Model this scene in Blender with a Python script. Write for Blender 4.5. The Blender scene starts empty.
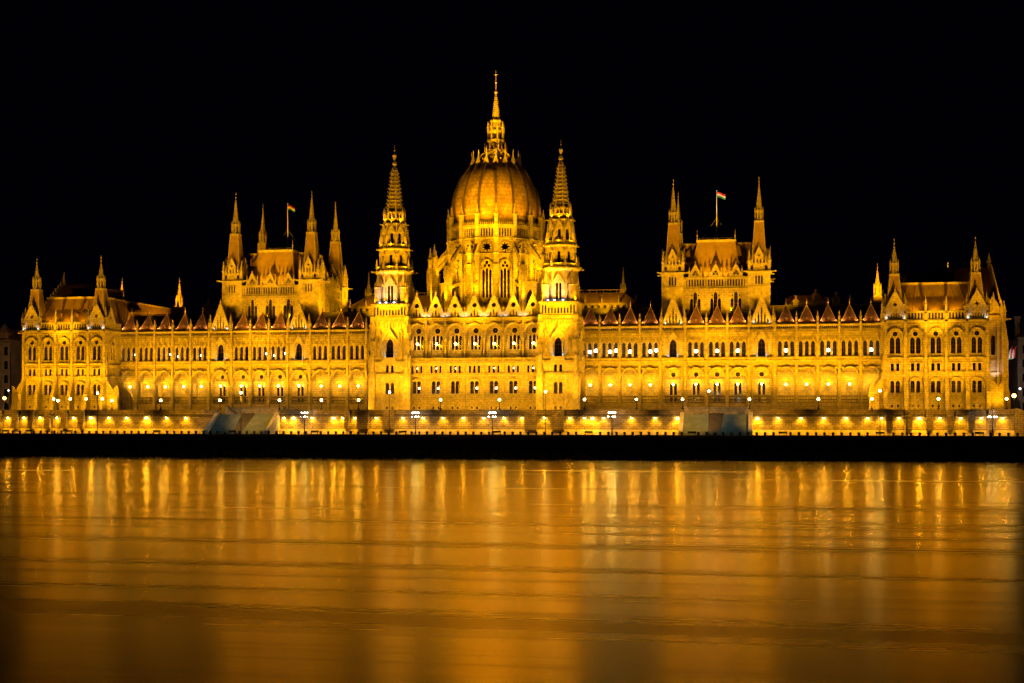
import bpy, math, random
from mathutils import Vector
from mathutils.geometry import tessellate_polygon
random.seed(7)
R = math.radians
scene = bpy.context.scene
col = scene.collection

# ------------------------------------------------------------------ world, camera, view
H = 10.4            # height of the camera above the river
CX, CY = 74.4, -348.7
w = bpy.data.worlds.new("World"); scene.world = w; w.use_nodes = True
nt = w.node_tree
bg = nt.nodes["Background"]; bg.inputs[0].default_value = (0.10, 0.11, 0.42, 1); bg.inputs[1].default_value = 0.0022
cam = bpy.data.cameras.new("camera"); cam.sensor_width = 36; cam.lens = 1369 / 1024 * 36
cam.shift_y = (415 - 341.5) / 1024; cam.clip_end = 5000; cam.clip_start = 0.5
co = bpy.data.objects.new("camera", cam); col.objects.link(co)
co.location = (CX, CY, H); co.rotation_euler = (R(90), 0, math.atan(253 / 1369)); scene.camera = co
vs = scene.view_settings; vs.view_transform = 'Standard'; vs.look = 'None'; vs.exposure = 0.5; vs.gamma = 1
scene.cycles.max_bounces = 5; scene.cycles.diffuse_bounces = 2; scene.cycles.glossy_bounces = 3
scene.cycles.transparent_max_bounces = 6; scene.cycles.sample_clamp_indirect = 4

# ------------------------------------------------------------------ materials
def new_mat(name):
    m = bpy.data.materials.new(name); m.use_nodes = True
    return m, m.node_tree, m.node_tree.nodes["Principled BSDF"]
def N(nt, t, **kw):
    n = nt.nodes.new(t)
    for k, v in kw.items(): setattr(n, k, v)
    return n
def rough_mat(name, c1, c2, scale=0.35, rough=0.85, bump=0.3, metal=0.0, fine=3.0):
    m, nt, p = new_mat(name)
    geo = N(nt, 'ShaderNodeNewGeometry'); L = nt.links
    n1 = N(nt, 'ShaderNodeTexNoise'); n1.inputs['Scale'].default_value = scale; n1.inputs['Detail'].default_value = 6
    n1.inputs['Roughness'].default_value = 0.65
    L.new(geo.outputs['Position'], n1.inputs['Vector'])
    rp = N(nt, 'ShaderNodeValToRGB'); rp.color_ramp.elements[0].position = 0.33; rp.color_ramp.elements[1].position = 0.68
    rp.color_ramp.elements[0].color = (*c1, 1); rp.color_ramp.elements[1].color = (*c2, 1)
    L.new(n1.outputs['Fac'], rp.inputs[0]); L.new(rp.outputs[0], p.inputs['Base Color'])
    n2 = N(nt, 'ShaderNodeTexNoise'); n2.inputs['Scale'].default_value = fine; n2.inputs['Detail'].default_value = 4
    L.new(geo.outputs['Position'], n2.inputs['Vector'])
    b = N(nt, 'ShaderNodeBump'); b.inputs['Strength'].default_value = bump; b.inputs['Distance'].default_value = 0.15
    L.new(n2.outputs['Fac'], b.inputs['Height']); L.new(b.outputs[0], p.inputs['Normal'])
    p.inputs['Roughness'].default_value = rough; p.inputs['Metallic'].default_value = metal
    return m
def brick_mat(name, c1, c2, mortar, bw, bh, bump=0.6, nscale=0.9):
    m, nt, p = new_mat(name); L = nt.links
    geo = N(nt, 'ShaderNodeNewGeometry'); sx = N(nt, 'ShaderNodeSeparateXYZ'); L.new(geo.outputs['Position'], sx.inputs[0])
    ad = N(nt, 'ShaderNodeMath', operation='ADD'); L.new(sx.outputs[0], ad.inputs[0]); L.new(sx.outputs[1], ad.inputs[1])
    cb = N(nt, 'ShaderNodeCombineXYZ'); L.new(ad.outputs[0], cb.inputs[0]); L.new(sx.outputs[2], cb.inputs[1])
    br = N(nt, 'ShaderNodeTexBrick'); L.new(cb.outputs[0], br.inputs['Vector'])
    br.inputs['Color1'].default_value = (*c1, 1); br.inputs['Color2'].default_value = (*c2, 1); br.inputs['Mortar'].default_value = (*mortar, 1)
    br.inputs['Scale'].default_value = 1; br.inputs['Brick Width'].default_value = bw; br.inputs['Row Height'].default_value = bh
    br.inputs['Mortar Size'].default_value = 0.05; br.inputs['Bias'].default_value = 0
    n1 = N(nt, 'ShaderNodeTexNoise'); n1.inputs['Scale'].default_value = 0.45; n1.inputs['Detail'].default_value = 7; L.new(geo.outputs['Position'], n1.inputs['Vector'])
    mx = N(nt, 'ShaderNodeMix', data_type='RGBA', blend_type='MULTIPLY'); mx.inputs[0].default_value = 0.75
    n1.inputs['Scale'].default_value = nscale; n1.inputs['Roughness'].default_value = .75
    rp = N(nt, 'ShaderNodeValToRGB'); rp.color_ramp.elements[0].position = 0.36; rp.color_ramp.elements[1].position = 0.62
    rp.color_ramp.elements[0].color = (0.34, 0.33, 0.32, 1); rp.color_ramp.elements[1].color = (1, 1, 1, 1)
    L.new(n1.outputs['Fac'], rp.inputs[0]); L.new(br.outputs['Color'], mx.inputs[6]); L.new(rp.outputs[0], mx.inputs[7])
    L.new(mx.outputs[2], p.inputs['Base Color']); p.inputs['Roughness'].default_value = 0.9
    b = N(nt, 'ShaderNodeBump'); b.inputs['Strength'].default_value = bump; b.inputs['Distance'].default_value = 0.06; b.invert = True
    L.new(br.outputs['Fac'], b.inputs['Height']); L.new(b.outputs[0], p.inputs['Normal'])
    return m
def plain(name, c, rough=0.6, metal=0.0):
    m, nt, p = new_mat(name); p.inputs['Base Color'].default_value = (*c, 1)
    p.inputs['Roughness'].default_value = rough; p.inputs['Metallic'].default_value = metal
    return m
def emit(name, c, s):
    m, nt, p = new_mat(name); p.inputs['Base Color'].default_value = (0.5, 0.5, 0.5, 1)
    p.inputs['Emission Color'].default_value = (*c, 1); p.inputs['Emission Strength'].default_value = s
    return m
def glass_mat(name, tint, refl):
    m, nt, p = new_mat(name); L = nt.links; out = nt.nodes['Material Output']; nt.nodes.remove(p)
    t = N(nt, 'ShaderNodeBsdfTransparent'); t.inputs[0].default_value = (*tint, 1)
    g = N(nt, 'ShaderNodeBsdfGlossy'); g.inputs['Roughness'].default_value = 0.12; g.inputs[0].default_value = (0.8, 0.8, 0.8, 1)
    mx = N(nt, 'ShaderNodeMixShader'); mx.inputs[0].default_value = refl
    L.new(t.outputs[0], mx.inputs[1]); L.new(g.outputs[0], mx.inputs[2]); L.new(mx.outputs[0], out.inputs[0])
    return m
STONE = brick_mat('limestone', (0.50, 0.43, 0.31), (0.40, 0.34, 0.245), (0.28, 0.235, 0.16), 1.3, 0.6, 0.45, 1.3)
TRIM = rough_mat('carved_limestone', (0.28, 0.23, 0.16), (0.56, 0.49, 0.37), 1.3, 0.85, 0.8)
WALLST = brick_mat('embankment_stone', (0.34, 0.28, 0.20), (0.22, 0.18, 0.13), (0.10, 0.08, 0.06), 1.3, 0.5, 0.9)
ROOF = rough_mat('roof_sheet', (0.26, 0.17, 0.08), (0.40, 0.27, 0.14), 0.6, 0.6, 0.35)
REDROOF = rough_mat('red_tiles', (0.10, 0.052, 0.026), (0.22, 0.115, 0.055), 1.2, 0.6, 0.6)
SLATE = rough_mat('dark_slate', (0.03, 0.03, 0.035), (0.07, 0.06, 0.05), 0.8, 0.7, 0.4)
DOMEM = brick_mat('dome_roofing', (0.40, 0.27, 0.12), (0.33, 0.215, 0.095), (0.16, 0.10, 0.045), 1.5, 1.1, 0.9, 0.35)
GLASS = glass_mat('window_glass', (0.35, 0.37, 0.42), 0.10)
IRON = plain('black_iron', (0.015, 0.014, 0.013), 0.5, 0.6)
BAR = plain('window_bars', (0.045, 0.03, 0.02), 0.6)
INNER = plain('interior_plaster', (0.02, 0.014, 0.01), 0.9)  # near-black backing that puts shade into slits, openings and rooms
GOLD = rough_mat('gilded_metal', (0.6, 0.42, 0.15), (0.8, 0.6, 0.25), 1.0, 0.4, 0.1, 0.6)
RIB = rough_mat('dome_rib_metal', (0.05, 0.035, 0.015), (0.10, 0.07, 0.03), 0.6, 0.6, 0.2)
CHANDC = emit('office_lamp_light', (1.0, 0.72, 0.45), 18)
GLOBE = emit('lamp_globe', (1.0, 0.62, 0.24), 55)
FLOODW = emit('white_flood_lens', (0.80, 0.88, 1.0), 10)
WALLLAMP = emit('wall_lamp_lens', (1.0, 0.55, 0.08), 90)
CHAND = emit('chandelier_light', (1.0, 0.80, 0.72), 45)
CHANDW = emit('hall_lamp_light', (1.0, 0.58, 0.12), 48)
REDF = plain('flag_red', (0.55, 0.03, 0.02), 0.8); WHITEF = plain('flag_white', (0.8, 0.8, 0.8), 0.8); GREENF = plain('flag_green', (0.02, 0.22, 0.08), 0.8)

# ------------------------------------------------------------------ mesh helpers
WL = {}
class MB:
    """collects shapes; coordinates are (a along the wall, d outward, z up) in the current frame"""
    def __init__(s): s.v = []; s.f = []; s.m = []; s.frame(); s.mi = 0
    def frame(s, o=(0, 0, 0), rot=0.0):
        s.o = Vector(o); c, n = math.cos(rot), math.sin(rot)
        s.u = Vector((c, n, 0)); s.n = Vector((n, -c, 0)); return s
    def mat(s, i): s.mi = i; return s
    def P(s, a, d, z): return s.o + s.u * a + s.n * d + Vector((0, 0, z))
    def add(s, pts, faces):
        b = len(s.v); s.v += [s.P(*p) for p in pts]
        for f in faces: s.f.append(tuple(b + i for i in f)); s.m.append(s.mi)
        return s
    def box(s, a0, a1, d0, d1, z0, z1):
        return s.hexa([(a0, d0), (a1, d0), (a1, d1), (a0, d1)], z0, [(a0, d0), (a1, d0), (a1, d1), (a0, d1)], z1)
    def hexa(s, q0, z0, q1, z1):
        n = len(q0); pts = [(a, d, z0) for a, d in q0] + [(a, d, z1) for a, d in q1]
        fs = [(i, (i + 1) % n, n + (i + 1) % n, n + i) for i in range(n)] + [tuple(range(n - 1, -1, -1)), tuple(range(n, 2 * n))]
        return s.add(pts, fs)
    def frus(s, a, d, z0, z1, hx0, hy0, hx1, hy1):
        q = lambda x, y: [(a - x, d - y), (a + x, d - y), (a + x, d + y), (a - x, d + y)]
        return s.hexa(q(hx0, hy0), z0, q(max(hx1, .01), max(hy1, .01)), z1)
    def lathe(s, a, d, prof, n=8, rot=0.0, cap=True):
        pts = []
        for r, z in prof:
            for k in range(n):
                t = rot + 2 * math.pi * k / n; pts.append((a + r * math.sin(t), d + r * math.cos(t), z))
        fs = []
        for j in range(len(prof) - 1):
            for k in range(n):
                k2 = (k + 1) % n; fs.append((j * n + k, j * n + k2, (j + 1) * n + k2, (j + 1) * n + k))
        if cap: fs += [tuple(range(n - 1, -1, -1)), tuple(range((len(prof) - 1) * n, len(prof) * n))]
        return s.add(pts, fs)
    def poly(s, loops, d):
        loops = [[(Vector((a, z, 0))) for a, z in l] for l in loops]
        flat = [p for l in loops for p in l]
        tris = tessellate_polygon(loops)
        return s.add([(p.x, d, p.y) for p in flat], [tuple(t) for t in tris])
    def sides(s, loop, d0, d1):
        n = len(loop)
        return s.add([(a, d0, z) for a, z in loop] + [(a, d1, z) for a, z in loop], [(i, (i + 1) % n, n + (i + 1) % n, n + i) for i in range(n)])
    def prism(s, loops, d0, d1):
        s.poly(loops, d1)
        for l in loops: s.sides(l, d0, d1)
        return s
    def wall(s, a0, a1, z0, z1, holes, rev=0.45, d=0.0):
        s.poly([[(a0, z0), (a1, z0), (a1, z1), (a0, z1)]] + holes, d)
        for h in holes: s.sides(h, d - rev, d)
        return s
    def bar(s, p, q, t):
        p, q = Vector(p), Vector(q); ax = (q - p).normalized()
        up = Vector((0, 0, 1)) if abs(ax.z) < 0.9 else Vector((1, 0, 0))
        e1 = ax.cross(up).normalized() * t; e2 = ax.cross(e1).normalized() * t
        pts = [tuple(b + x) for b in (p, q) for x in (e1 + e2, e1 - e2, -e1 - e2, -e1 + e2)]
        return s.add(pts, [(0, 1, 5, 4), (1, 2, 6, 5), (2, 3, 7, 6), (3, 0, 4, 7), (3, 2, 1, 0), (4, 5, 6, 7)])
    def pinnacle(s, a, d, z0, h, w=0.35):
        s.box(a - w, a + w, d - w, d + w, z0, z0 + h * .45)
        s.frus(a, d, z0 + h * .45, z0 + h * .5, w * 1.35, w * 1.35, w * 1.35, w * 1.35)
        s.frus(a, d, z0 + h * .5, z0 + h * .94, w, w, .05, .05)
        return s.frus(a, d, z0 + h * .9, z0 + h, w * .4, w * .4, w * .1, w * .1)
    def gable(s, a, z0, hw, h, d0, d1, holes=(), crockets=True):
        s.prism([[(a - hw, z0), (a + hw, z0), (a, z0 + h)]] + list(holes), d0, d1)
        # raking coping, crockets and finial
        for sg in (-1, 1):
            s.bar((a + sg * (hw + .12), d1, z0), (a, d1, z0 + h + .18), .16)
            if crockets:
                for k in range(1, 6):
                    t = k / 6; s.frus(a + sg * hw * (1 - t) + sg * .14, d1 - .05, z0 + h * t + .05, z0 + h * t + .5, .16, .16, .1, .1)
        return s.pinnacle(a, d1 - .1, z0 + h - .1, 1.5, .17)
    def mesh(s, name, mats):
        me = bpy.data.meshes.new(name); me.from_pydata([tuple(v) for v in s.v], [], s.f)
        for m in (mats if isinstance(mats, (list, tuple)) else [mats]): me.materials.append(m)
        for p, i in zip(me.polygons, s.m): p.material_index = i
        me.update(); return me
def lancet(a, z0, w, h, n=4):
    hgt = w * .866; zs = z0 + h - hgt; pts = [(a - w / 2, z0), (a + w / 2, z0)]
    for k in range(n + 1): t = R(60) * k / n; pts.append((a - w / 2 + w * math.cos(t), zs + w * math.sin(t)))
    for k in range(n - 1, -1, -1): t = R(60) * k / n; pts.append((a + w / 2 - w * math.cos(t), zs + w * math.sin(t)))
    return pts
def rarch(a, z0, w, h, n=10, k0=1.0):
    zs = z0 + h - w / 2 * k0
    return [(a - w / 2, z0), (a + w / 2, z0)] + [(a + w / 2 * math.cos(math.pi * k / n), zs + w / 2 * k0 * math.sin(math.pi * k / n)) for k in range(n + 1)]
def circ(a, z, r, n=14): return [(a + r * math.cos(2 * math.pi * k / n), z + r * math.sin(2 * math.pi * k / n)) for k in range(n)]
def rose(a, z, r, k=8):
    o = []
    for i in range(k * 4): t = 2 * math.pi * i / (k * 4); o.append((a + r * (1 if i % 4 in (0, 1) else .62) * math.cos(t), z + r * (1 if i % 4 in (0, 1) else .62) * math.sin(t)))
    return o
def rect(a, z0, w, h): return [(a - w / 2, z0), (a + w / 2, z0), (a + w / 2, z0 + h), (a - w / 2, z0 + h)]
def shift(loops, a, z=0): return [[(x + a, y + z) for x, y in l] for l in loops]
def grow(l, t):
    xs = [p[0] for p in l]; zs = [p[1] for p in l]; cx, cz = (min(xs) + max(xs)) / 2, (min(zs) + max(zs)) / 2
    fx = 1 + t / max(.01, (max(xs) - min(xs)) / 2); fz = 1 + t / max(.01, (max(zs) - min(zs)) / 2)
    return [(cx + (x - cx) * fx, cz + (z - cz) * fz) for x, z in l]

def link(name, data, parent=None, loc=(0, 0, 0), rz=0.0, label=None, cat=None, group=None, kind=None):
    o = bpy.data.objects.new(name, data); col.objects.link(o)
    loc = Vector(loc); WL[o.name] = loc
    if parent: o.parent = parent; o.location = loc - WL[parent.name]
    else: o.location = loc
    o.rotation_euler = (0, 0, rz)
    if label: o['label'] = label
    if cat: o['category'] = cat
    if group: o['group'] = group
    if kind: o['kind'] = kind
    return o
def put(name, mb, mats, parent, loc=(0, 0, 0), rz=0.0, **k):
    """mb holds world coordinates when loc is given for the origin only: they are shifted by -loc"""
    L = Vector(loc); mb.v = [v - L for v in mb.v]
    return link(name, mb.mesh(name, mats), parent, loc, rz, **k)
CACHE = {}
SPLIT = {'ps': 'small_window', 'pc': 'basement_window', 't3': 'narrow_window'}
def window(name, key, holes, parent, loc, rz=0.0, rev=0.45, hood=True, trim=0.13, bars=True, label=None):
    """a glazed window: stone moulding round each opening, glass set back, bars; holes are local (a, z)"""
    if key in SPLIT:                      # openings that stand apart are windows of their own
        for h in holes:
            a = (h[0][0] + h[1][0]) / 2; q = Vector((math.cos(rz) * a, math.sin(rz) * a, 0))
            o = window(SPLIT[key], key + '1', [[(x - a, z) for x, z in h]], parent, Vector(loc) + q, rz, rev, hood, trim, bars, label)
        return o
    if key not in CACHE:
        mb = MB()
        for h in holes:
            g = grow(h, trim)
            mb.mat(0).poly([g, grow(h, -.005)], .07); mb.sides(g, -.02, .07); mb.sides(grow(h, -.005), -.05, .07)
            mb.mat(1).poly([grow(h, .02)], -rev + .06)
            if bars:
                xs = [p[0] for p in h]; zs = [p[1] for p in h]; x0, x1, z0, z1 = min(xs), max(xs), min(zs), max(zs)
                mb.mat(2)
                if x1 - x0 > .8: mb.box((x0 + x1) / 2 - .04, (x0 + x1) / 2 + .04, -rev + .07, -rev + .13, z0, z1 - .1)
                nb = max(1, int((z1 - z0) / 1.2))
                for k in range(1, nb + 1):
                    zz = z0 + (z1 - z0) * k / (nb + 1); mb.box(x0, x1, -rev + .08, -rev + .14, zz - .04, zz + .04)
        CACHE[key] = mb.mesh(name, [TRIM, GLASS, BAR])
    return link(name, CACHE[key], parent, loc, rz, label=label)
def ballmesh(name, r, m, n=10):
    k = ('ball', name, r)
    if k not in CACHE:
        mb = MB(); mb.lathe(0, 0, [(max(.01, r * math.sin(math.pi * i / 6)), -r * math.cos(math.pi * i / 6)) for i in range(7)], n); CACHE[k] = mb.mesh(name, m)
    return CACHE[k]
def hood(mb, a, zs, w, t, d, n=10, k0=1.0):
    """archivolt: a half-ring moulding"""
    o = [(a + (w / 2 + t) * math.cos(math.pi * k / n), zs + (w / 2 * k0 + t) * math.sin(math.pi * k / n)) for k in range(n + 1)]
    i = [(a + w / 2 * math.cos(math.pi * k / n), zs + w / 2 * k0 * math.sin(math.pi * k / n)) for k in range(n, -1, -1)]
    mb.prism([o + i], 0, d)
def chevron(mb, a, z0, hw, h, d, t=.16):
    for sg in (-1, 1): mb.bar((a + sg * hw, d, z0), (a, d, z0 + h), t)

T0 = 10.6   # terrace level
Q0 = 5.6    # quay level
FY = -13.0  # front of the terrace wall

# ================================================================== the parliament building
root = link('parliament_building', None, None, (0, 20, T0), label='long floodlit golden Gothic parliament with central ribbed dome, spires and arcades above the river terrace', cat='parliament')

def turret(mb, a, d, z0, z1, zc, zt, w0, w1, crown=True):
    """steep tapering roof, open crown gallery and needle spire"""
    mb.mat(1).frus(a, d, z0, z1, w0, w0, w1, w1)
    mb.mat(0)
    for sx in (-1, 1):
        for sy in (-1, 1): mb.bar((a + sx * w0, d + sy * w0, z0), (a + sx * w1, d + sy * w1, z1), .13)
    mb.frus(a, d, z1, z1 + .45, w1 * 1.18, w1 * 1.18, w1 * 1.18, w1 * 1.18)
    hc = zc - z1
    for k in range(8):
        t = R(22.5 + 45 * k); mb.box(a + w1 * math.sin(t) - .14, a + w1 * math.sin(t) + .14, d + w1 * math.cos(t) - .14, d + w1 * math.cos(t) + .14, z1 + .4, z1 + hc * .8)
        mb.frus(a + w1 * 1.02 * math.sin(t), d + w1 * 1.02 * math.cos(t), z1 + hc * .8, z1 + hc * 1.1, .17, .17, .03, .03)
    mb.lathe(a, d, [(w1 * .98, z1 + .4), (w1 * .98, z1 + hc * .3)], 8, R(22.5))
    mb.lathe(a, d, [(w1 * .5, z1 + hc * .25), (w1 * .5, z1 + hc * .75)], 8, R(22.5))
    mb.lathe(a, d, [(w1 * 1.05, z1 + hc * .72), (w1 * 1.0, z1 + hc * .84), (w1 * .62, zc)], 8, R(22.5))
    n = max(5, int((zt - 1.6 - zc) / .8)); pr = []
    for k in range(n + 1):
        t = k / n; r = w1 * .6 * (1 - t) + .13; z = zc + (zt - 2.2 - zc) * t; pr += [(r + .05, z), (r, z + .12)]
    mb.lathe(a, d, pr, 8, R(22.5))
    mb.lathe(a, d, [(.07, zt - 2.2), (.07, zt - 1.7), (.24, zt - 1.5), (.07, zt - 1.3), (.05, zt - .7), (.17, zt - .5), (.05, zt - .35), (.03, zt)], 6)

# --- windows in each bay of the end pavilions
W_PAIR = [lancet(-.7, 0, 1.12, 4.1), lancet(.7, 0, 1.12, 4.1), circ(0, 4.85, .62)]
W_SMALL = [rect(-.66, 0, .76, 1.85), rect(.66, 0, .76, 1.85)]
W_LOW = [rarch(-.66, 0, .95, 3.0), rarch(.66, 0, .95, 3.0)]
W_CELL = [rect(-.7, 0, .55, .7), rect(.7, 0, .55, .7)]

def pav_bay(mb, a, hw, pav, o, rz, lit=0):
    """one bay of a pavilion front in the current frame (a = centre)"""
    P = mb.P
    hs = shift(W_PAIR, a, 25.5) + shift(W_SMALL, a, 21.25) + shift(W_LOW, a, 15.85) + shift(W_CELL, a, 12.25)
    mb.wall(a - hw, a + hw, T0, 33.7, hs)
    dentils(mb, a - hw + .4, a + hw - .4, 23.6); dentils(mb, a - hw + .4, a + hw - .4, 20.5, .3, .36)
    shafts(mb, (a - 1.42, a + 1.42), 25.3, 29.7); shafts(mb, (a - .04,), 25.4, 29.3, .16, .07); shafts(mb, (a - 1.3, a + 1.3), 15.9, 18.2, .3)
    niches(mb, a - hw + .42, a + hw - .42, 32.0, .8, .62, .06, .25)
    niches(mb, a - hw + .5, a + hw - .5, 13.6, 1.5, 1.3, .06, .16)
    for sg in (-1, 1): mb.frus(a + sg * 1.95, .2, 27.4, 29.6, .2, .2, .1, .1); mb.box(a + sg * 1.95 - .24, a + sg * 1.95 + .24, 0, .45, 27.1, 27.4); mb.frus(a + sg * 1.95, .25, 29.9, 31.3, .26, .25, .04, .04)
    hood(mb, a, 29.55, 3.1, .32, .42, k0=1.3); hood(mb, a, 18.0, 2.6, .3, .4, k0=1.05)
    mb.box(a - 1.7, a + 1.7, 0, .5, 24.35, 24.65); mb.box(a - 1.6, a + 1.6, .0, .18, 24.65, 25.3)
    mb.box(a - 1.5, a + 1.5, 0, .25, 20.75 + 2.45, 20.75 + 2.6)
    for nm, key, h, z, lb in (('paired_window', 'pp', W_PAIR, 25.5, None), ('small_window_pair', 'ps', W_SMALL, 21.25, None), ('arched_window_pair', 'pl', W_LOW, 15.85, None), ('basement_window_pair', 'pc', W_CELL, 12.25, None)):
        window(nm, key, h, pav, P(a, 0, z), rz)
def buttress(mb, a, d0=0.0, big=1.0, w=.48, top=20.9, base=T0):
    mb.hexa([(a - w, d0), (a + w, d0), (a + w, d0 + 2.7 * big), (a - w, d0 + 2.7 * big)], base, [(a - w, d0), (a + w, d0), (a + w, d0 + 2.3 * big), (a - w, d0 + 2.3 * big)], 16.2)
    mb.hexa([(a - w, d0), (a + w, d0), (a + w, d0 + 2.2 * big), (a - w, d0 + 2.2 * big)], 16.2, [(a - w, d0), (a + w, d0), (a + w, d0 + .7), (a - w, d0 + .7)], 19.6)
    mb.hexa([(a - w, d0), (a + w, d0), (a + w, d0 + .7), (a - w, d0 + .7)], 19.6, [(a - w, d0), (a + w, d0), (a + w, d0 + .45), (a - w, d0 + .45)], top)
def dentils(mb, a0, a1, z, h=.34, d=.42, pitch=.66):
    n = max(1, int((a1 - a0) / pitch)); st = (a1 - a0) / n
    for k in range(n): mb.box(a0 + st * (k + .25), a0 + st * (k + .75), 0, d, z, z + h)
def shafts(mb, xs, z0, z1, d=.34, w=.085):
    for x in xs:
        mb.box(x - w, x + w, 0, d, z0, z1); mb.box(x - w * 1.9, x + w * 1.9, 0, d + .08, z1 - .25, z1); mb.box(x - w * 1.9, x + w * 1.9, 0, d + .08, z0, z0 + .2)
def niches(mb, a0, a1, z0, h, pitch=1.0, w=.1, d=.22):
    """blind arcading: thin ribs with little chevrons between them"""
    n = max(1, int((a1 - a0) / pitch)); st = (a1 - a0) / n
    for k in range(n + 1): mb.box(a0 + st * k - w, a0 + st * k + w, 0, d, z0, z0 + h)
    for k in range(n): chevron(mb, a0 + st * (k + .5), z0 + h * .6, st * .42, h * .36, d * .8, .07)
def strings(mb, a0, a1, zs, d=.3):
    for z, h in zs: mb.box(a0, a1, -.05, d, z, z + h)
def balustrade(mb, a0, a1, z0, h, rev=.3, pitch=.66, d=.25, w=.42):
    n = max(1, int((a1 - a0 - .4) / pitch)); st = (a1 - a0 - .4) / n
    holes = [rarch(a0 + .2 + st * (k + .5), z0 + .28, w, h - .7, 4) for k in range(n)]
    mb.poly([[(a0, z0), (a1, z0), (a1, z0 + h), (a0, z0 + h)]] + holes, d)
    mb.poly([[(a0, z0), (a1, z0), (a1, z0 + h), (a0, z0 + h)]] + holes, d - rev)
    for l in holes: mb.sides(l, d - rev, d)
    mb.sides([(a0, z0), (a1, z0), (a1, z0 + h), (a0, z0 + h)], d - rev, d)
    mb.mat(2).box(a0, a1, d - rev - .1, d - rev - .06, z0, z0 + h - .1).mat(0)  # dark sheet behind the slits stands in for their shade
    for k in range(n):
        mb.frus(a0 + .2 + st * (k + .5), d - rev / 2, z0 + h, z0 + h + .5, .1, .1, .02, .02)

def pavilion(sx):
    c = 115.55 * sx; loc = (c, 0, T0)
    pav = link('end_pavilion', None, root, loc)
    mb = MB(); mb.frame((c, 0, 0), 0)
    hw = 12.2; bays = [-9.65, -4.82, 0, 4.82, 9.65]
    for b in bays: pav_bay(mb, b, 2.41, pav, loc, 0)
    mb.box(-12.2, -12.06, -.05, 0, T0, 33.7); mb.box(12.06, 12.2, -.05, 0, T0, 33.7)
    bb = [-12.06, -7.23, -2.41, 2.41, 7.23, 12.06]
    for b in bb:
        buttress(mb, b); mb.box(b - .32, b + .32, -.05, .6, 20.9, 35.4)
        mb.box(b - .42, b + .42, 0, .55, 27.6, 28.0); mb.frus(b, .45, 26.0, 27.6, .28, .28, .2, .2); mb.frus(b, .5, 29.3, 31.2, .36, .3, .05, .05)
    for b in bb[1:-1]: mb.pinnacle(b, .1, 35.4, 4.3, .26)
    strings(mb, -12.3, 12.3, [(T0, .5), (15.45, .25), (20.85, .3), (23.95, .35), (24.9 - .6, .12)], .28)
    mb.box(-12.6, 12.6, -.05, .6, 33.3, 33.75); mb.box(-12.4, 12.4, -.05, .4, 32.95, 33.3)
    for k in range(40): mb.box(-12.1 + k * .612, -11.85 + k * .612, .05, .5, 32.6, 32.95)
    for i in range(3): balustrade(mb, bb[1] + .35 + 4.82 * i, bb[2] - .35 + 4.82 * i, 33.75, 2.2)
    # gables over the corner bays
    for b in (-9.65, 9.65):
        mb.gable(b, 35.6, 2.7, 5.1, -.4, .25, [rose(b, 37.6, .55, 4)])
        hh = [rarch(b + x, 34.0, .3, h, 4) for x, h in ((-1.5, .9), (-.9, 1.2), (-.3, 1.5), (.3, 1.5), (.9, 1.2), (1.5, .9))]
        mb.prism([[(b - 2.7, 33.75), (b + 2.7, 33.75), (b + 2.7, 35.6), (b - 2.7, 35.6)]] + hh, -.4, .25)
        mb.mat(0)
        for s2 in (-1, 1): mb.pinnacle(b + s2 * 2.75, .0, 35.4, 3.6, .3)
        mb.box(b - 2.4, b + 2.4, -.5, -4.7, 33.7, 37.2)
    # side walls
    for s2 in (-1, 1):
        outer = (s2 == sx)
        mb.frame((c + s2 * 12.2, 0, 0), R(90) * s2)
        q = (lambda y: y * s2)     # distance back from the front along the frame
        y1 = 11.5 if outer else 8.8
        a0, a1 = sorted((q(0), q(y1)))
        am = (a0 + a1) / 2
        hs = shift(W_PAIR, am, 25.5) + shift(W_SMALL, am, 21.25) + shift([lancet(0, 0, 1.3, 3)], am, 12.6)
        mb.wall(a0, a1, T0, 33.7, hs)
        window('paired_window', 'pp', W_PAIR, pav, mb.P(am, 0, 25.5), R(90) * s2); window('small_window_pair', 'ps', W_SMALL, pav, mb.P(am, 0, 21.25), R(90) * s2)
        window('side_door', 'pd', [lancet(0, 0, 1.3, 3)], pav, mb.P(am, 0, 12.6), R(90) * s2)
        hood(mb, am, 29.55, 3.0, .22, .22, k0=1.3)
        strings(mb, a0, a1, [(T0, .5), (15.45, .25), (20.85, .3), (23.95, .35)], .28)
        mb.box(a0, a1, 0, .5, 33.3, 33.75)
        mb.gable(q(2.7), 35.6, 2.5, 4.6, -.4, .2, [circ(q(2.7), 37.3, .5)])
        mb.box(*sorted((q(.2), q(5.2))), -.4, .2, 33.75, 35.6)
        if y1 > 8.8 or not outer:
            b0, b1 = sorted((q(5.4), q(y1))); balustrade(mb, b0, b1, 33.75, 2.1)
        # corner and flank buttresses stepping outwards
        for yy in (.3, y1 - .8 if not outer else 6.4): buttress(mb, q(yy), 0, 1.45, .55)
        mb.hexa([(q(.3) - .55, 1), (q(.3) + .55, 1), (q(.3) + .55, 3.6), (q(.3) - .55, 3.6)], 15.0, [(q(.3) - .3, 3.0), (q(.3) + .3, 3.0), (q(.3) + .3, 3.5), (q(.3) - .3, 3.5)], 18.4)
        for z in (26.5, 30.0): mb.box(q(.3) - .3, q(.3) + .3, 0, .45, z - 5, z)
        mb.bar((q(.4), .2, 33.0), (q(.4), 1.9, 33.15), .16)       # gargoyle
        # the long flank further back
        if outer: b0, b1 = sorted((q(44), q(56)))
        else: b0, b1 = sorted((q(8.8), q(56)))
        mb.box(b0, b1, -.6, 0, 24, 33.7); mb.box(b0, b1, -.4, .35, 33.3, 33.75)
    # interior blocker and rear wall
    mb.frame((c, 0, 0), 0)
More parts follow.
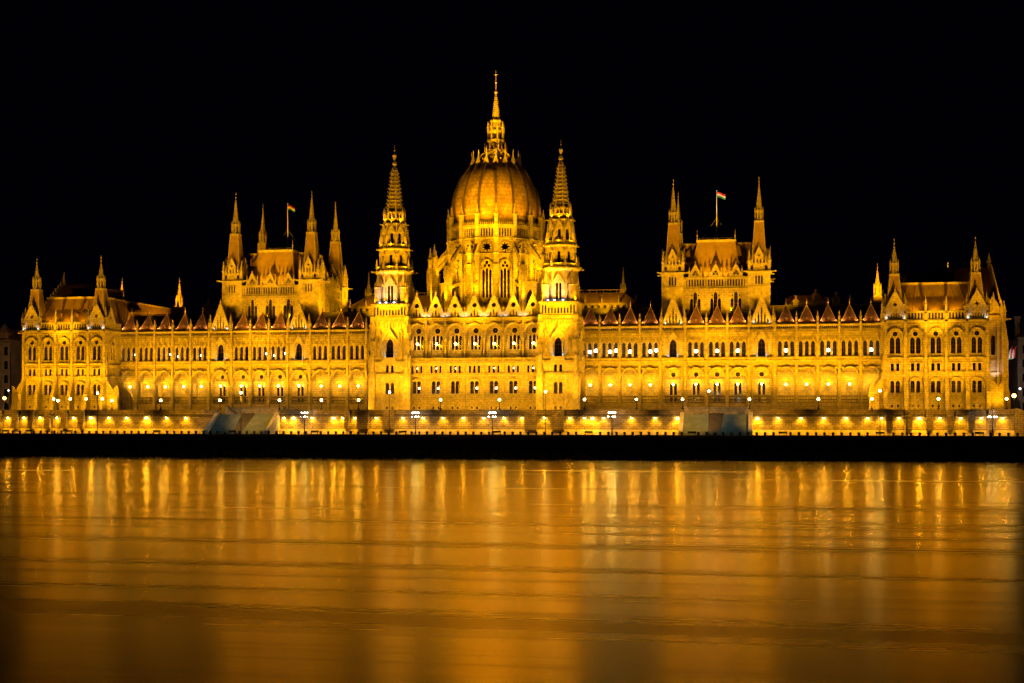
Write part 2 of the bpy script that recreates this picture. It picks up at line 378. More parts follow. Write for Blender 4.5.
    mb.mat(2).box(-11.6, 11.6, -6, -55.6, T0, 33.5); mb.mat(0)
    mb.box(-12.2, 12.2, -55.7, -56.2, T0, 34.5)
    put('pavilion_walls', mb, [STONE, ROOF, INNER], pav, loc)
    # mansard roof
    rb = MB().frame((c, 0, 0), 0)
    rb.hexa([(-11.7, -.8), (11.7, -.8), (11.7, -55.4), (-11.7, -55.4)], 33.8, [(-11.7, -.8), (11.7, -.8), (11.7, -55.4), (-11.7, -55.4)], 35.2)
    rb.hexa([(-11.7, -1.2), (11.7, -1.2), (11.7, -55), (-11.7, -55)], 35.2, [(-8.4, -6.4), (8.4, -6.4), (8.4, -49.8), (-8.4, -49.8)], 43.0)
    for k in range(9):                                                   # standing seams
        x = -11 + k * 22 / 8; rb.bar((x, -1.15, 35.2), (x * 8.2 / 11, -6.4, 43.05), .09)
    for k in range(20):
        y = -4 - k * 2.6
        for s2 in (-1, 1): rb.bar((s2 * 11.7, y, 35.2), (s2 * 8.4, -6.4 + (y + 1.2) * .807, 43.05), .08)
    for b in (-4.8, 0, 4.8):
        rb.frus(b + 2.4, -2.9, 37.7, 38.6, .35, .5, .3, .3)
    rb.mat(1).box(-8.7, 8.7, -6.1, -50.1, 43.0, 43.5)
    rb.mat(2)
    rb.hexa([(-8, -9), (8, -9), (8, -47), (-8, -47)], 43.5, [(-3, -14), (3, -14), (3, -42), (-3, -42)], 45.6)
    rb.bar((-7, -20, 46.4), (7, -20, 46.4), .1)
    put('mansard_roof', rb, [ROOF, TRIM, SLATE], pav, loc)
    lb = MB().frame((c, 0, 0), 0)
    lb.mat(1).box(-5.5, 5.5, -15, -24, 43.6, 46.3); lb.mat(2).box(-6, 6, -14.6, -24.4, 46.3, 46.7)
    lb.mat(0).box(-.5, .4, -14.8, -15.0, 44.6, 45.8)
    put('roof_lantern', lb, [IRON, REDROOF, SLATE], pav, loc)
    # corner spires
    for bx in (-9.65, 9.65):
        for by, low in ((-2.5, False), (-54, True)):
            tb = MB().frame((c, 0, 0), 0); z = -1.0 if low else 0
            if low: tb.box(bx - 2.2, bx + 2.2, by - 2.2, by + 2.2, 30, 38)
            turret(tb, bx, by, 36.4, 44.9 + z, 48.6 + z, 54.4 + z * .6, 1.95, 1.0)
            if not low:
                for s2 in (-1, 1): tb.pinnacle(bx + s2 * 2.3, by + 1.9, 37, 3.4, .22)
            put('corner_spire', tb, [TRIM, ROOF], pav, (c + bx, -by, 36.4))
    # projecting gabled body on the end front
    ob = MB().frame((c + sx * 12.2, 11.5, 0), 0)
    a0, a1 = sorted((0, sx * 5.4)); am = sx * 3.0
    hs = shift([lancet(0, 0, 1.0, 5.0)], am, 25.5) + shift([lancet(0, 0, 1.1, 3.4)], am, 16.0) + shift([lancet(0, 0, 1.6, 3.8)], am, T0 + .6)
    ob.wall(a0, a1, T0, 35.5, hs)
    strings(ob, a0, a1, [(15.45, .25), (20.85, .3), (23.95, .35), (34.4, .5)], .3)
    ob.frame((c + sx * 17.6, 0, 0), R(90) * sx)
    ys = sorted((sx * 11.5, sx * 52)); ob.wall(ys[0], ys[1], T0, 35.5, [], 0)
    ob.gable(sx * 31.7, 35.5, 19.5, 14.5, -.6, 0, [rose(sx * 31.7, 40, 2.2)])
    for k in range(14):
        for s2 in (-1, 1):
            t = k / 14; ob.frus(sx * 31.7 + s2 * 19.5 * (1 - t), .1, 35.7 + 14.5 * t, 36.8 + 14.5 * t, .3, .3, .1, .1)
    ob.pinnacle(sx * 31.7, -.3, 49.2, 4.2, .4)
    for yy in (11.9, 20, 43, 51.5): buttress(ob, sx * yy, 0, .7, .6); ob.box(sx * yy - .4, sx * yy + .4, 0, .5, 20, 34)
    for yy in (11.9, 20): ob.pinnacle(sx * yy, .3, 34, 5.2, .4)
    ob.box(*sorted((sx * 11.7, sx * 12.6)), 0, 1.3, T0, 29)
    ob.frus(sx * 12.1, .6, 29, 33.5, .45, .65, .1, .1)
    ob.frame((c + sx * 12.2, 11.5, 0), 0)
    for q in (.4, 1.9, 4.1, 5.2): ob.box(sx * q - .22, sx * q + .22, 0, .5, T0, 35.5)
    ob.pinnacle(sx * 5.0, .2, 35.4, 4.0, .3); ob.pinnacle(sx * 3.1, .2, 35.9, 5.5, .34); ob.prism([[(a0, 35.9), (a1, 35.9), (am, 40.5)]], -.4, .1)
    ob.frame((c + sx * 17.6, 0, 0), R(90) * sx)
    ob.bar((sx * 11.7, .2, 34.3), (sx * 10.2, 1.6, 34.4), .18)
    put('end_gable_block', ob, [STONE], pav, (c + sx * 15.7, 30, T0))
    g = MB().frame((c, 0, 0), 0)
    xa, xb = sx * 3.0, sx * 17.3
    g.add([(xa, -12, 35.5), (xb, -12, 35.5), (xb, -31.7, 49.6), (xa, -31.7, 49.6), (xa, -51.5, 35.5), (xb, -51.5, 35.5)], [(0, 1, 2, 3), (3, 2, 5, 4)])
    put('end_gable_roof', g, [REDROOF], pav, (c, 30, 40))
    for nm, key, h, z in (('side_lancet_window', 'sl1', [lancet(0, 0, 1.0, 5.0)], 25.5), ('side_lower_window', 'sl2', [lancet(0, 0, 1.1, 3.4)], 16.0), ('side_portal', 'sl3', [lancet(0, 0, 1.6, 3.8)], T0 + .6)):
        window(nm, key, h, pav, (c + sx * 15.2, 11.5, z))
    return pav
for sx in (-1, 1): pavilion(sx)

# --- wings
REG = [29.1, 34.4, 39.6, 44.9, 56.8, 62.2, 67.5, 79.7, 84.9, 90.3, 95.6, 100.9]
GAB = [50.9, 73.55]
WY = 8.8
W_LAN = [lancet(0, 0, .96, 3.95)]
W_BIG = [lancet(0, 0, 1.75, 4.6)]
W_LOGW = [lancet(-.55, 0, .75, 3.2), lancet(.55, 0, .75, 3.2), rect(-.55, -1.7, .75, 1.1), rect(.55, -1.7, .75, 1.1)]
CH_R = {29.1: (1, 2), 34.4: (1, 2), 39.6: (1,), 44.9: (1, 2), 56.8: (1,), 62.2: (1,), 67.5: (1,), 79.7: (1,), 90.3: (1,), 100.9: (1,)}
CH_L = {100.9: (2,), 90.3: (2,), 84.9: (0,), 62.2: (2,), 56.8: (0, 2), 79.7: (1,)}
def wing(sx):
    c = 65 * sx; loc = (c, WY, T0)
    wg = link('river_wing', None, root, loc)
    mb = MB().frame((0, WY, 0), 0)
    edges = sorted([(x, 2.65 if x in REG else 3.1, x in GAB) for x in REG + GAB])
    bounds = []
    for i, (x, h, g) in enumerate(edges):
        lo = 26.4 if i == 0 else (edges[i - 1][0] + edges[i - 1][1] + x - h) / 2
        hi = 103.5 if i == len(edges) - 1 else (x + h + edges[i + 1][0] - edges[i + 1][1]) / 2
        bounds.append((x, lo, hi, g))
    for x, lo, hi, g in bounds:
        X = sx * x; a0, a1 = sorted((sx * lo, sx * hi)); ow = 4.6
        wa = X if not g else X
        arch = rarch(wa, 13.5, ow, 9.1, 14, 1.5)
        closed = g or 52 < x < 70
        if not g:
            lh = [shift(W_LAN, X + k * 1.55, 25.5)[0] for k in (-1, 0, 1)]
        else: lh = shift(W_BIG, X, 25.5)
        dent = [rect(a0 + .45 + (a1 - a0 - .9) * (k + .5) / 9, 32.75, .3, .42) for k in range(9)]
        mb.wall(a0, a1, T0, 33.6, [arch] + lh + dent, .5)
        # deeper reveal of the arcade
        mb.sides(arch, -1.2, -.5)
        hood(mb, wa, 22.6 - 2.3 * 1.5, ow, .26, .6, 14, 1.5)
        mb.box(a0, a1, -.1, .55, 24.2, 24.55); mb.box(a0, a1, 0, .3, 23.75, 24.2)
        mb.box(a0 + .4, a1 - .4, .2, .42, 24.55, 25.3)
        mb.box(a0, a1, -.05, .4, 33.2, 33.65); mb.box(a0, a1, -.05, .22, 32.3, 32.5)
        mb.box(a0, a1, -.05, .35, 13.1, 13.45); mb.box(a0, a1, 0, .5, T0, 11.2)
        dentils(mb, a0 + .35, a1 - .35, 23.4, .34, .4, .6); dentils(mb, a0 + .35, a1 - .35, 32.0, .3, .36, .5)
        niches(mb, a0 + .4, a1 - .4, 30.9, 1.0, .78, .06, .22); niches(mb, a0 + .35, a1 - .35, 11.5, 1.4, .9, .06, .14)
        for q in (-1.75, 1.75): mb.lathe(wa + q, .12, [(.05, 22.0), (.42, 22.3), (.42, 22.7), (.05, 22.9)], 6)
        if not g:
            for k in (-1, 0, 1):
                chevron(mb, X + k * 1.55, 28.9, .72, 1.5, .2, .1); mb.pinnacle(X + k * 1.55, .15, 30.2, 1.5, .12)
            for k in (-1.5, -.5, .5, 1.5): mb.box(X + k * 1.55 - .12, X + k * 1.55 + .12, 0, .25, 25.4, 28.7); 
            for k in (-1.5, -.5, .5, 1.5): mb.frus(X + k * 1.55, .2, 28.9, 30.4, .2, .15, .05, .05)
            for k, o3 in enumerate((-1, 0, 1)):
                window('lancet_window', 'lan', W_LAN, wg, (X + o3 * 1.55, WY, 25.5), 0)
                if k in (CH_R if sx > 0 else CH_L).get(x, ()):
                    link('chandelier', ballmesh('chandelier', .46 if sx > 0 else .26, CHAND), wg, (X + o3 * 1.55, WY + 1.1, 27.0 + .3 * (k - 1)))
        else:
            chevron(mb, X, 29.6, 1.6, 2.5, .3, .18); mb.pinnacle(X, .25, 31.6, 1.6, .2); mb.box(X - 1.25, X - 1.0, 0, .35, 25.4, 29.6); mb.box(X + 1.0, X + 1.25, 0, .35, 25.4, 29.6)
            window('great_lancet_window', 'big', W_BIG, wg, (X, WY, 25.5), 0)
            mb.box(X - 1.4, X + 1.4, 0, 1.0, 24.5, 25.3)
        # piers
        for e in ((sx * lo,) if x != bounds[0][0] else ()):
            mb.box(e - .36, e + .36, 0, 1.0, T0, 16); mb.box(e - .28, e + .28, 0, .75, 16, 24.4); mb.box(e - .26, e + .26, 0, .55, 24.4, 34.2)
            for z in (18.2, 22.6, 26.6, 30.6): mb.box(e - .38, e + .38, 0, .66, z, z + .35)
            mb.frus(e, .5, 20.6, 22.6, .3, .25, .18, .18); mb.frus(e, .5, 28.2, 30.4, .3, .25, .1, .1)
            mb.pinnacle(e, .15, 34.0, 3.0, .27)
            if closed or g: pass
        for s2 in (-1, 1):                                                # columns at the arch jambs
            mb.lathe(wa + s2 * (ow / 2 + .12), .18, [(.22, 13.5), (.16, 13.9), (.16, 19.0), (.3, 19.5)], 6)
        # loggia behind the arch
        d = -3.4 if not closed else -1.3
        holes = []
        if closed: holes = shift(W_LOGW, X, 15.6) + [circ(X, 20.9, .62)]
        mb.wall(a0, a1, T0, 24, holes, .4, d)
        if closed: window('loggia_window', 'log', W_LOGW + [circ(0, 5.3, .62)], wg, (X, WY + 1.3, 15.6), 0)
        mb.box(a0, a1, d, -.5, 13.2, 13.5)
        mb.box(a0, a1, d, -.5, 22.7, 23.2)
        e = a0; mb.box(e - .35, e + .35, min(d, -3.3) if not closed else d, -.5, 13.5, 22.7)
        mb.box(wa - 2.15, wa + 2.15, -.55, -.35, 19.35, 19.5)              # iron tie across
    mb.frame()
    # gables over the gabled bays
    mb.frame((0, WY, 0), 0)
    for x in GAB:
        X = sx * x
        hh = [lancet(X + k * .8, 34.1, .36, h) for k, h in ((-2, 1.2), (-1, 2.6), (0, 4.0), (1, 2.6), (2, 1.2))]
        mb.gable(X, 33.65, 2.75, 7.4, -.6, .15, hh)
        mb.mat(2).box(X - 1.9, X + 1.9, -1.4, -1.3, 33.7, 36.2).mat(0)
        for s2 in (-1, 1): mb.pinnacle(X + s2 * 2.95, .1, 33.65, 4.6, .3)
    x0, x1 = sorted((sx * 26.4, sx * 103.5))
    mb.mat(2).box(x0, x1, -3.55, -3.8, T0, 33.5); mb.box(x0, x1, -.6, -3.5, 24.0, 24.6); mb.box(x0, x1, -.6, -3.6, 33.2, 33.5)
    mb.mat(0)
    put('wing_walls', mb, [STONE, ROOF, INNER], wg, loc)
    # pyramid roofs along the eaves
    for x in REG:
        X = sx * x; pb = MB().frame((X, WY, 0), 0)
        pb.frus(0, -2.15, 33.9, 35.0, 2.4, 2.1, 1.72, 1.5); pb.frus(0, -2.15, 35.0, 38.7, 1.72, 1.5, .06, .06)
        for q1 in (-1, 1):
            for q2 in (-1, 1): pb.mat(1).bar((q1 * 2.4, -2.15 + q2 * 2.1, 33.95), (q1 * 1.72, -2.15 + q2 * 1.5, 35.02), .07); pb.bar((q1 * 1.72, -2.15 + q2 * 1.5, 35.0), (q1 * .05, -2.15 + q2 * .05, 38.75), .06)
        pb.mat(0).box(-.3, .3, -.6, -.2, 34.4, 35.3)
        pb.mat(1).lathe(0, -2.15, [(.1, 38.3), (.08, 39.0), (.2, 39.25), (.06, 39.5), (.03, 40.4)], 6)
        pb.mat(2).frus(0, -2.15, 33.6, 33.92, 2.45, 2.15, 2.45, 2.15)
        put('pyramid_roof', pb, [REDROOF, GOLD, SLATE], wg, (X, WY + 2, 33.6))
    for x in (GAB + REG):
        if x not in GAB and x not in (29.1, 34.4, 39.6, 44.9, 56.8, 62.2, 67.5, 79.7, 84.9, 90.3, 95.6, 100.9): continue
        X = sx * x; warm = CHANDW
        if x in GAB or 52 < x < 70:
            link('loggia_lamp', ballmesh('loggia_lamp', .26, warm), wg, (X, WY - .1, 18.4))
        else: link('loggia_lamp', ballmesh('loggia_lamp', .26, warm), wg, (X, WY + 1.0, 18.3))
        # balustrade in the arch
        k = ('bal', x in GAB)
        if k not in CACHE:
            b2 = MB(); b2.mat(0).box(-2.1, 2.1, -.4, -.1, 15.1, 15.35); b2.box(-2.1, 2.1, -.4, -.1, 13.5, 13.65)
            for q in range(11): b2.box(-2.0 + q * .4 - .05, -2.0 + q * .4 + .05, -.3, -.2, 13.6, 15.1)
            b2.box(-2.1, 2.1, -.3, -.2, 14.2, 14.45)
            CACHE[k] = b2.mesh('arcade_balustrade', [BAR]); 
        link('arcade_balustrade', CACHE[k], wg, (X, WY, 0))
    # main dark roof behind
    rf = MB().frame((0, WY, 0), 0)
    rf.add([(x0, -3.4, 33.6), (x1, -3.4, 33.6), (x1, -9, 38.9), (x0, -9, 38.9), (x1, -22, 39.6), (x0, -22, 39.6)], [(0, 1, 2, 3), (3, 2, 4, 5)])
    rf.bar((x0, -9, 39.1), (x1, -9, 39.1), .12)
    put('wing_roof', rf, [SLATE], wg, loc)
    # chimneys and low rear structures on the roof
    for (cx_, cy_, zz, ww, mm) in ((88, 34, 43.6, .8, 0), (97, 30, 41.6, .6, 0), (82.5, 26, 41.3, .7, 0), (36.5, 30, 42.5, .7, 0), (93, 24, 41.8, .9, 0)):
        ch = MB(); ch.box(sx * cx_ - ww, sx * cx_ + ww, -cy_ - ww, -cy_ + ww, 38, zz); ch.box(sx * cx_ - ww * 1.3, sx * cx_ + ww * 1.3, -cy_ - ww * 1.3, -cy_ + ww * 1.3, zz - .6, zz - .3)
        ch.lathe(sx * cx_, -cy_, [(ww * .4, zz), (ww * .4, zz + .9), (ww * .55, zz + 1.1)], 8)
        put('chimney', ch, [TRIM], wg, (sx * cx_, cy_, 39))
    rr = MB(); rr.box(sx * 80, sx * 92, -44, -52, 34, 42.4); rr.mat(1).hexa([(sx * 79.6, -43.6), (sx * 92.4, -43.6), (sx * 92.4, -52.4), (sx * 79.6, -52.4)], 42.4, [(sx * 82, -46), (sx * 90, -46), (sx * 90, -50), (sx * 82, -50)], 44.2)
    put('rear_roof_house', rr, [STONE, REDROOF], wg, (sx * 86, 48, 34))
for sx in (-1, 1): wing(sx)

# --- four-spired halls behind the wings
W_TRI = [lancet(-1.0, 0, .8, 4.6), lancet(0, 0, .95, 6.3), lancet(1.0, 0, .8, 4.6), circ(-.9, 5.3, .25, 8), circ(.9, 5.3, .25, 8)]
W_SLIT = [rect(-.75, 0, .42, 2.2), rect(0, 0, .42, 2.2), rect(.75, 0, .42, 2.2)]
W_TRE = [circ(0, .95, .36, 8), circ(-.42, .35, .36, 8), circ(.42, .35, .36, 8)]
def hall(sx):
    c = 61.6 * sx; loc = (c, 28.7, 33)
    hl = link('four_spired_hall', None, root, loc)
    mb = MB()
    def front(o, rot, half, ctr, spacing):
        mb.frame(o, rot)
        hs = []
        for k in (-1, 0, 1): hs += shift(W_TRI, ctr + k * spacing, 36.6)
        mb.wall(ctr - half, ctr + half, 33, 43.6, hs, .6)
        mb.box(ctr - half, ctr + half, 0, .4, 43.4, 43.8); dentils(mb, ctr - half, ctr + half, 43.05, .34, .4, .55); mb.box(ctr - half, ctr + half, 0, .25, 36.1, 36.35)
        sl = [rect(ctr - half + .5 + (2 * half - 1) * (k + .5) / 22, 44.2, .42 if k % 7 else .2, 1.9) for k in range(22)]
        mb.prism([[(ctr - half, 43.8), (ctr + half, 43.8), (ctr + half, 46.5), (ctr - half, 46.5)]] + sl, -.3, .15)
        mb.mat(2).box(ctr - half, ctr + half, -1.0, -1.1, 43.6, 46.3).mat(0)
        mb.box(ctr - half, ctr + half, -.05, .3, 46.4, 46.7)
        for k in (-1, 0, 1):
            a = ctr + k * spacing
            hood(mb, a, 40.9, 3.2, .2, .2, k0=1.25)
            mb.prism([[(a - 1.3, 46.7), (a + 1.3, 46.7), (a + 1.3, 47.5), (a, 50.0), (a - 1.3, 47.5)]] + shift(W_TRE, a, 47.2), -.5, .1)
            chevron(mb, a, 47.4, 1.45, 2.8, .1, .12); mb.pinnacle(a, 0, 49.9, 1.1, .12)
            for s2 in (-1, 1): mb.pinnacle(a + s2 * 1.55, 0, 46.5, 3.2, .2)
            mb.pinnacle(a + spacing / 2, 0, 46.5, 3.0, .24) if k < 1 else None
            window('hall_window', 'tri', W_TRI, hl, mb.P(a, 0, 36.6), rot, .6)
    front((c, 15.4, 0), 0, 8.4, 0, 5.3)
    inn = -sx    # side that faces the dome
    for s2 in (-1, 1):
        o = (c + s2 * 13.8, 28.7, 0)
        front(o, R(90) * s2, 8.0, 0, 4.6)
    mb.frame((c, 28.7, 0), 0)
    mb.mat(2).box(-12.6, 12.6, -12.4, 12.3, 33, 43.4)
    mb.mat(0).box(-13.7, 13.7, -13.4, -12.6, 33, 46.5); mb.box(-13.6, 13.6, -13.0, 13.0, 43.4, 44.4)
    put('hall_walls', mb, [STONE, ROOF, INNER], hl, loc)
    rf = MB().frame((c, 28.7, 0), 0)
    # steep front roof, flanked by side roofs
    rf.hexa([(-6.9, 12.0), (6.9, 12.0), (6.9, 2), (-6.9, 2)], 46.0, [(-5.0, 9.0), (5.0, 9.0), (5.0, 4), (-5.0, 4)], 56.5)
    for s2 in (-1, 1):
        rf.hexa([(s2 * 12.4, 6.9), (s2 * 4, 6.9), (s2 * 4, -6.9), (s2 * 12.4, -6.9)], 46.0, [(s2 * 9.2, 5.0), (s2 * 5.5, 5.0), (s2 * 5.5, -5.0), (s2 * 9.2, -5.0)], 56.2)
        rf.mat(1).box(s2 * 9.4, s2 * 5.4, -5.2, 5.2, 56.2, 56.7).mat(0)
    rf.mat(1).box(-5.2, 5.2, 3.8, 9.2, 56.5, 57.1)
    rf.mat(2).box(-6, 6, -6, 5, 44, 56.3)
    for k in range(14): rf.bar((-5 + k * .77, 9.0, 57.0), (-5 + k * .77, 9.0, 57.6), .03)
    rf.bar((-5.1, 9.0, 57.55), (5.1, 9.0, 57.55), .03)
    for k in (-5, 5): rf.mat(1).lathe(k, 9.0, [(.12, 57), (.1, 58), (.22, 58.3), (.05, 58.6), (.03, 59.8)], 6)
    put('hall_roof', rf, [ROOF, TRIM, SLATE], hl, (c, 28.7, 46))
    for bx in (-11.25, 11.25):
        for by in (18.0, 39.5):
            tb = MB().frame((c + bx, by, 0), 0); hw = 2.9
            for rot in (0, 90, -90, 180):
                tb.frame((c + bx, by, 0), R(rot)); tb.o = tb.o + tb.n * hw
                tb.wall(-hw, hw, 30, 47.8, shift(W_SLIT, 0, 44.7), .4)
                tb.mat(2).box(-1.4, 1.4, -.5, -.45, 44, 47.5).mat(0)
                tb.box(-hw - .05, hw + .05, 0, .12, 44.0, 44.25)
                for k in range(9): tb.box(-2.4 + k * .55, -2.15 + k * .55, 0, .14, 42.2, 42.6)
                tb.box(-hw - .3, hw + .3, -.1, .4, 47.7, 48.1)
                # upper stage with gabled dormer
                tb.prism([[(-2.6, 48.1), (2.6, 48.1), (2.6, 50.2), (-2.6, 50.2)], rarch(-1.85, 48.6, .7, 1.2, 6), rarch(1.85, 48.6, .7, 1.2, 6)], -.4, -.1)
                tb.prism([[(-1.1, 48.1), (1.1, 48.1), (1.1, 52.0), (0, 54.2), (-1.1, 52.0)], rect(-.4, 49, .4, 2.4), rect(.4, 49, .4, 2.4), circ(0, 52.2, .3, 8)], -1.2, .05)
                tb.mat(2).box(-.9, .9, -1.3, -1.25, 48.2, 51.6).mat(0)
                chevron(tb, 0, 51.9, 1.2, 2.5, .05, .1); tb.pinnacle(0, 0, 54.0, 1.0, .1)
                tb.pinnacle(-2.5, -.2, 48.1, 5.6, .34); tb.pinnacle(-1.75, -.2, 50.0, 2.6, .16); tb.pinnacle(1.75, -.2, 50.0, 2.6, .16)
                tb.bar((-2.6, .1, 47.9), (-3.9, 1.5, 47.95), .15)
            tb.frame((c + bx, by, 0), 0); tb.mat(2).box(-2.3, 2.3, -2.3, 2.3, 30, 49.5); tb.mat(0)
            turret(tb, 0, 0, 49.5, 61.1, 64.9, 73.4, 1.95, 1.08)
            put('hall_tower', tb, [TRIM, ROOF, INNER], hl, (c + bx, by, 30))
    c = -59.6 if sx < 0 else c
    fp = MB().frame((c, 24, 0), 0)
    fp.lathe(0, 0, [(.14, 56.5), (.11, 64), (.06, 70.6), (.16, 70.8), (.03, 71)], 8)
    fp.bar((0, 0, 63.5), (-4.3, 0, 57.2), .014); fp.bar((0, 0, 63.5), (4.3, 0, 57.2), .014)
    put('flagpole', fp, [plain('pole_white', (.7, .7, .7), .5)], hl, (c, 24, 56.5))
    return c
for sx in (-1, 1): hall(sx)

# --- central block
W_ARC = [lancet(-1.02, 0, .72, 3.8), lancet(0, 0, .8, 4.0), lancet(1.02, 0, .72, 3.8), circ(0, 4.95, .74)]
W_T3 = [rect(-1.2, 0, .62, 1.85), rect(0, 0, .62, 1.85), rect(1.2, 0, .62, 1.85)]
W_CLOW = [rarch(-.6, 0, 1.0, 3.35), rarch(.6, 0, 1.0, 3.35)]
def central():
    loc = (0, 0, T0)
    cb = link('central_block', None, root, loc)
    mb = MB().frame((0, 0, 0), 0)
    for i in range(7):
        a = (i - 3) * 5.15; hw = 2.575
        arch = rarch(a, 25.3, 4.5, 8.85, 14, 1.1)
        hs = [arch] + shift(W_T3, a, 21.4) + shift(W_CLOW, a, 15.95) + shift(W_CELL, a, 11.9)
        mb.wall(a - hw, a + hw, T0, 35.4, hs, .45)
        mb.sides(arch, -2.0, -.45)
        mb.wall(a - hw, a + hw, 25.3, 34.6, shift(W_ARC, a, 27.5), .3, -2.0)
        mb.box(a - hw, a + hw, -2.0, -.4, 25.0, 25.3); 
        window('great_hall_window', 'arc', W_ARC, cb, (a, 2.0, 27.5), 0, .3)
        window('triple_small_window', 't3', W_T3, cb, (a, 0, 21.4)); window('arched_window_pair', 'cl', W_CLOW, cb, (a, 0, 15.95)); window('basement_window_pair', 'pc', W_CELL, cb, (a, 0, 11.9))
        hood(mb, a, 34.15 - 2.25 * 1.1, 4.5, .3, .5, 14, 1.1); hood(mb, a, 18.3, 2.7, .3, .45, k0=1.05)
        mb.box(a - 1.8, a + 1.8, 0, .3, 23.35, 23.5)
        dentils(mb, a - hw + .1, a + hw - .1, 35.05, .34, .5, .6); dentils(mb, a - hw + .1, a + hw - .1, 20.6, .3, .36, .6); shafts(mb, (a - 1.1, a + 1.1), 15.9, 18.3, .34); shafts(mb, (a - .6, a + .6), 21.3, 23.4, .25); niches(mb, a - hw + .3, a + hw - .3, 13.4, 1.9, 1.5, .06, .16)
        for q in (-2.0, 2.0): mb.lathe(a + q, .15, [(.05, 33.4), (.36, 33.6), (.36, 34.0), (.05, 34.3)], 6)
        shafts(mb, (a - 1.7, a - 1.95, a + 1.7, a + 1.95), 25.5, 30.0, -1.3, .1)
        link('balcony_lamp', ballmesh('balcony_lamp', .28, CHANDW), cb, (a, .6, 29.0))
        if i not in (2,): link('window_lamp', ballmesh('window_lamp', .34, CHANDC), cb, (a + .45, 1.0, 17.4))
        if i != 3: link('office_lamp', ballmesh('office_lamp', .25, CHANDC), cb, (a, .9, 22.6))
        # gable over the bay
        hh = [circ(a, 39.0, .62)] + [lancet(a + k * .8, 36.2, .34, h) for k, h in ((-1, 1.0), (0, 1.7), (1, 1.0))]
        mb.gable(a, 35.8, 2.5, 5.7, -.5, .1, hh); mb.mat(2).box(a - 1.4, a + 1.4, -.9, -.85, 35.8, 37.8).mat(0)
        mb.mat(2).box(a - 1.1, a + 1.1, -.9, -.85, 37.8, 39.8).mat(0)
        # dark leaded roof behind each gable
        mb.mat(3).add([(a - 2.4, -.5, 35.9), (a, -.5, 41.2), (a + 2.4, -.5, 35.9), (a - 2.4, -1.6, 35.9), (a, -1.6, 39.0), (a + 2.4, -1.6, 35.9)], [(0, 1, 4, 3), (1, 2, 5, 4)]).mat(0)
    for i in range(8):
        e = (i - 3.5) * 5.15
        mb.lathe(e, .12, [(.4, 25.2), (.28, 25.6), (.28, 29.8), (.5, 30.4)], 8)
        mb.box(e - .22, e + .22, 0, .5, 30.4, 35.4); mb.pinnacle(e, .1, 35.8, 3.0, .25); mb.box(e - .18, e + .18, 0, .35, T0, 23.5)
        mb.frus(e, .35, 33.2, 34.3, .3, .25, .12, .12)
    # balcony
    mb.box(-18.1, 18.1, 0, 1.1, 23.75, 24.05); mb.box(-18.1, 18.1, 0, .6, 23.5, 23.75)
    n = 84; bh = [rect(-17.8 + 35.6 * (k + .5) / n, 24.3, .2, .65) for k in range(n)]
    for a0 in range(7):
        s0 = -18.02 + a0 * 5.15; hb = [h for h in bh if s0 + .15 < h[0][0] and h[1][0] < s0 + 5.0]
        mb.prism([[(s0, 24.05), (s0 + 5.15, 24.05), (s0 + 5.15, 25.25), (s0, 25.25)]] + hb, .85, 1.05)
    strings(mb, -18.1, 18.1, [(20.95, .3), (15.5, .3), (13.2, .12), (T0, .4)], .3); mb.box(-18.1, 18.1, 0, .6, 35.4, 35.8)
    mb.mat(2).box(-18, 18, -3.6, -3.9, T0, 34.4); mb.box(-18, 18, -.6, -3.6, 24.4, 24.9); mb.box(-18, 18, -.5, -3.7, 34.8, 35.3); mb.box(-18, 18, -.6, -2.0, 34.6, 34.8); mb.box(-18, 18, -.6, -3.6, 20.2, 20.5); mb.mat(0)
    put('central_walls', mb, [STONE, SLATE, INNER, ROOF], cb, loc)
    # the nave-like roofs behind, to both sides of the dome
    for sx in (-1, 1):
        nb = MB().frame((0, 30, 0), 0); x0, x1 = sx * 16, sx * 40.4
        a0, a1 = sorted((x0, x1)); n = 13
        holes = [rect(a0 + .8 + (a1 - a0 - 1.6) * (k + .5) / n, 37.6, .85, 2.6) for k in range(n)]
        nb.wall(a0, a1, 33, 40.7, holes, .5, 9)
        nb.mat(2).box(a0, a1, 8.3, 8.2, 33, 40.5).mat(0)
        nb.box(*sorted((x1, x1 - sx * .6)), -9, 9, 33, 40.7); nb.box(a0, a1, 8.9, 9.3, 40.4, 40.8)
        for k in range(5): nb.pinnacle(x1 - sx * (k * 4.6 + .3), 9.1, 40.5, 2.4, .22)
        nb.mat(1).hexa([(x0, 9.2), (x1, 9.2), (x1, -9), (x0, -9)], 40.8, [(x0, 5), (x1 - sx * 4, 5), (x1 - sx * 4, -5), (x0, -5)], 44.0)
        nb.mat(3).bar((x0, 5, 44.7), (x1 - sx * 4, 5, 44.7), .07)
        for k in range(12): nb.bar((x0 + sx * k * 1.85, 5, 44), (x0 + sx * k * 1.85, 5, 44.7), .04)
        nb.mat(0).lathe(x1 - sx * 4.2, 4, [(1.0, 43.6), (1.0, 45), (.5, 46.4), (.3, 47.5), (.06, 51)], 8)
        for k in range(4): nb.pinnacle(x1 - sx * 4.2 + math.cos(k * 1.57 + .78), 4 + math.sin(k * 1.57 + .78), 43.8, 2.6, .16)
        put('side_nave', nb, [STONE, ROOF, INNER, GOLD], cb, (sx * 28, 30, 33))
central()

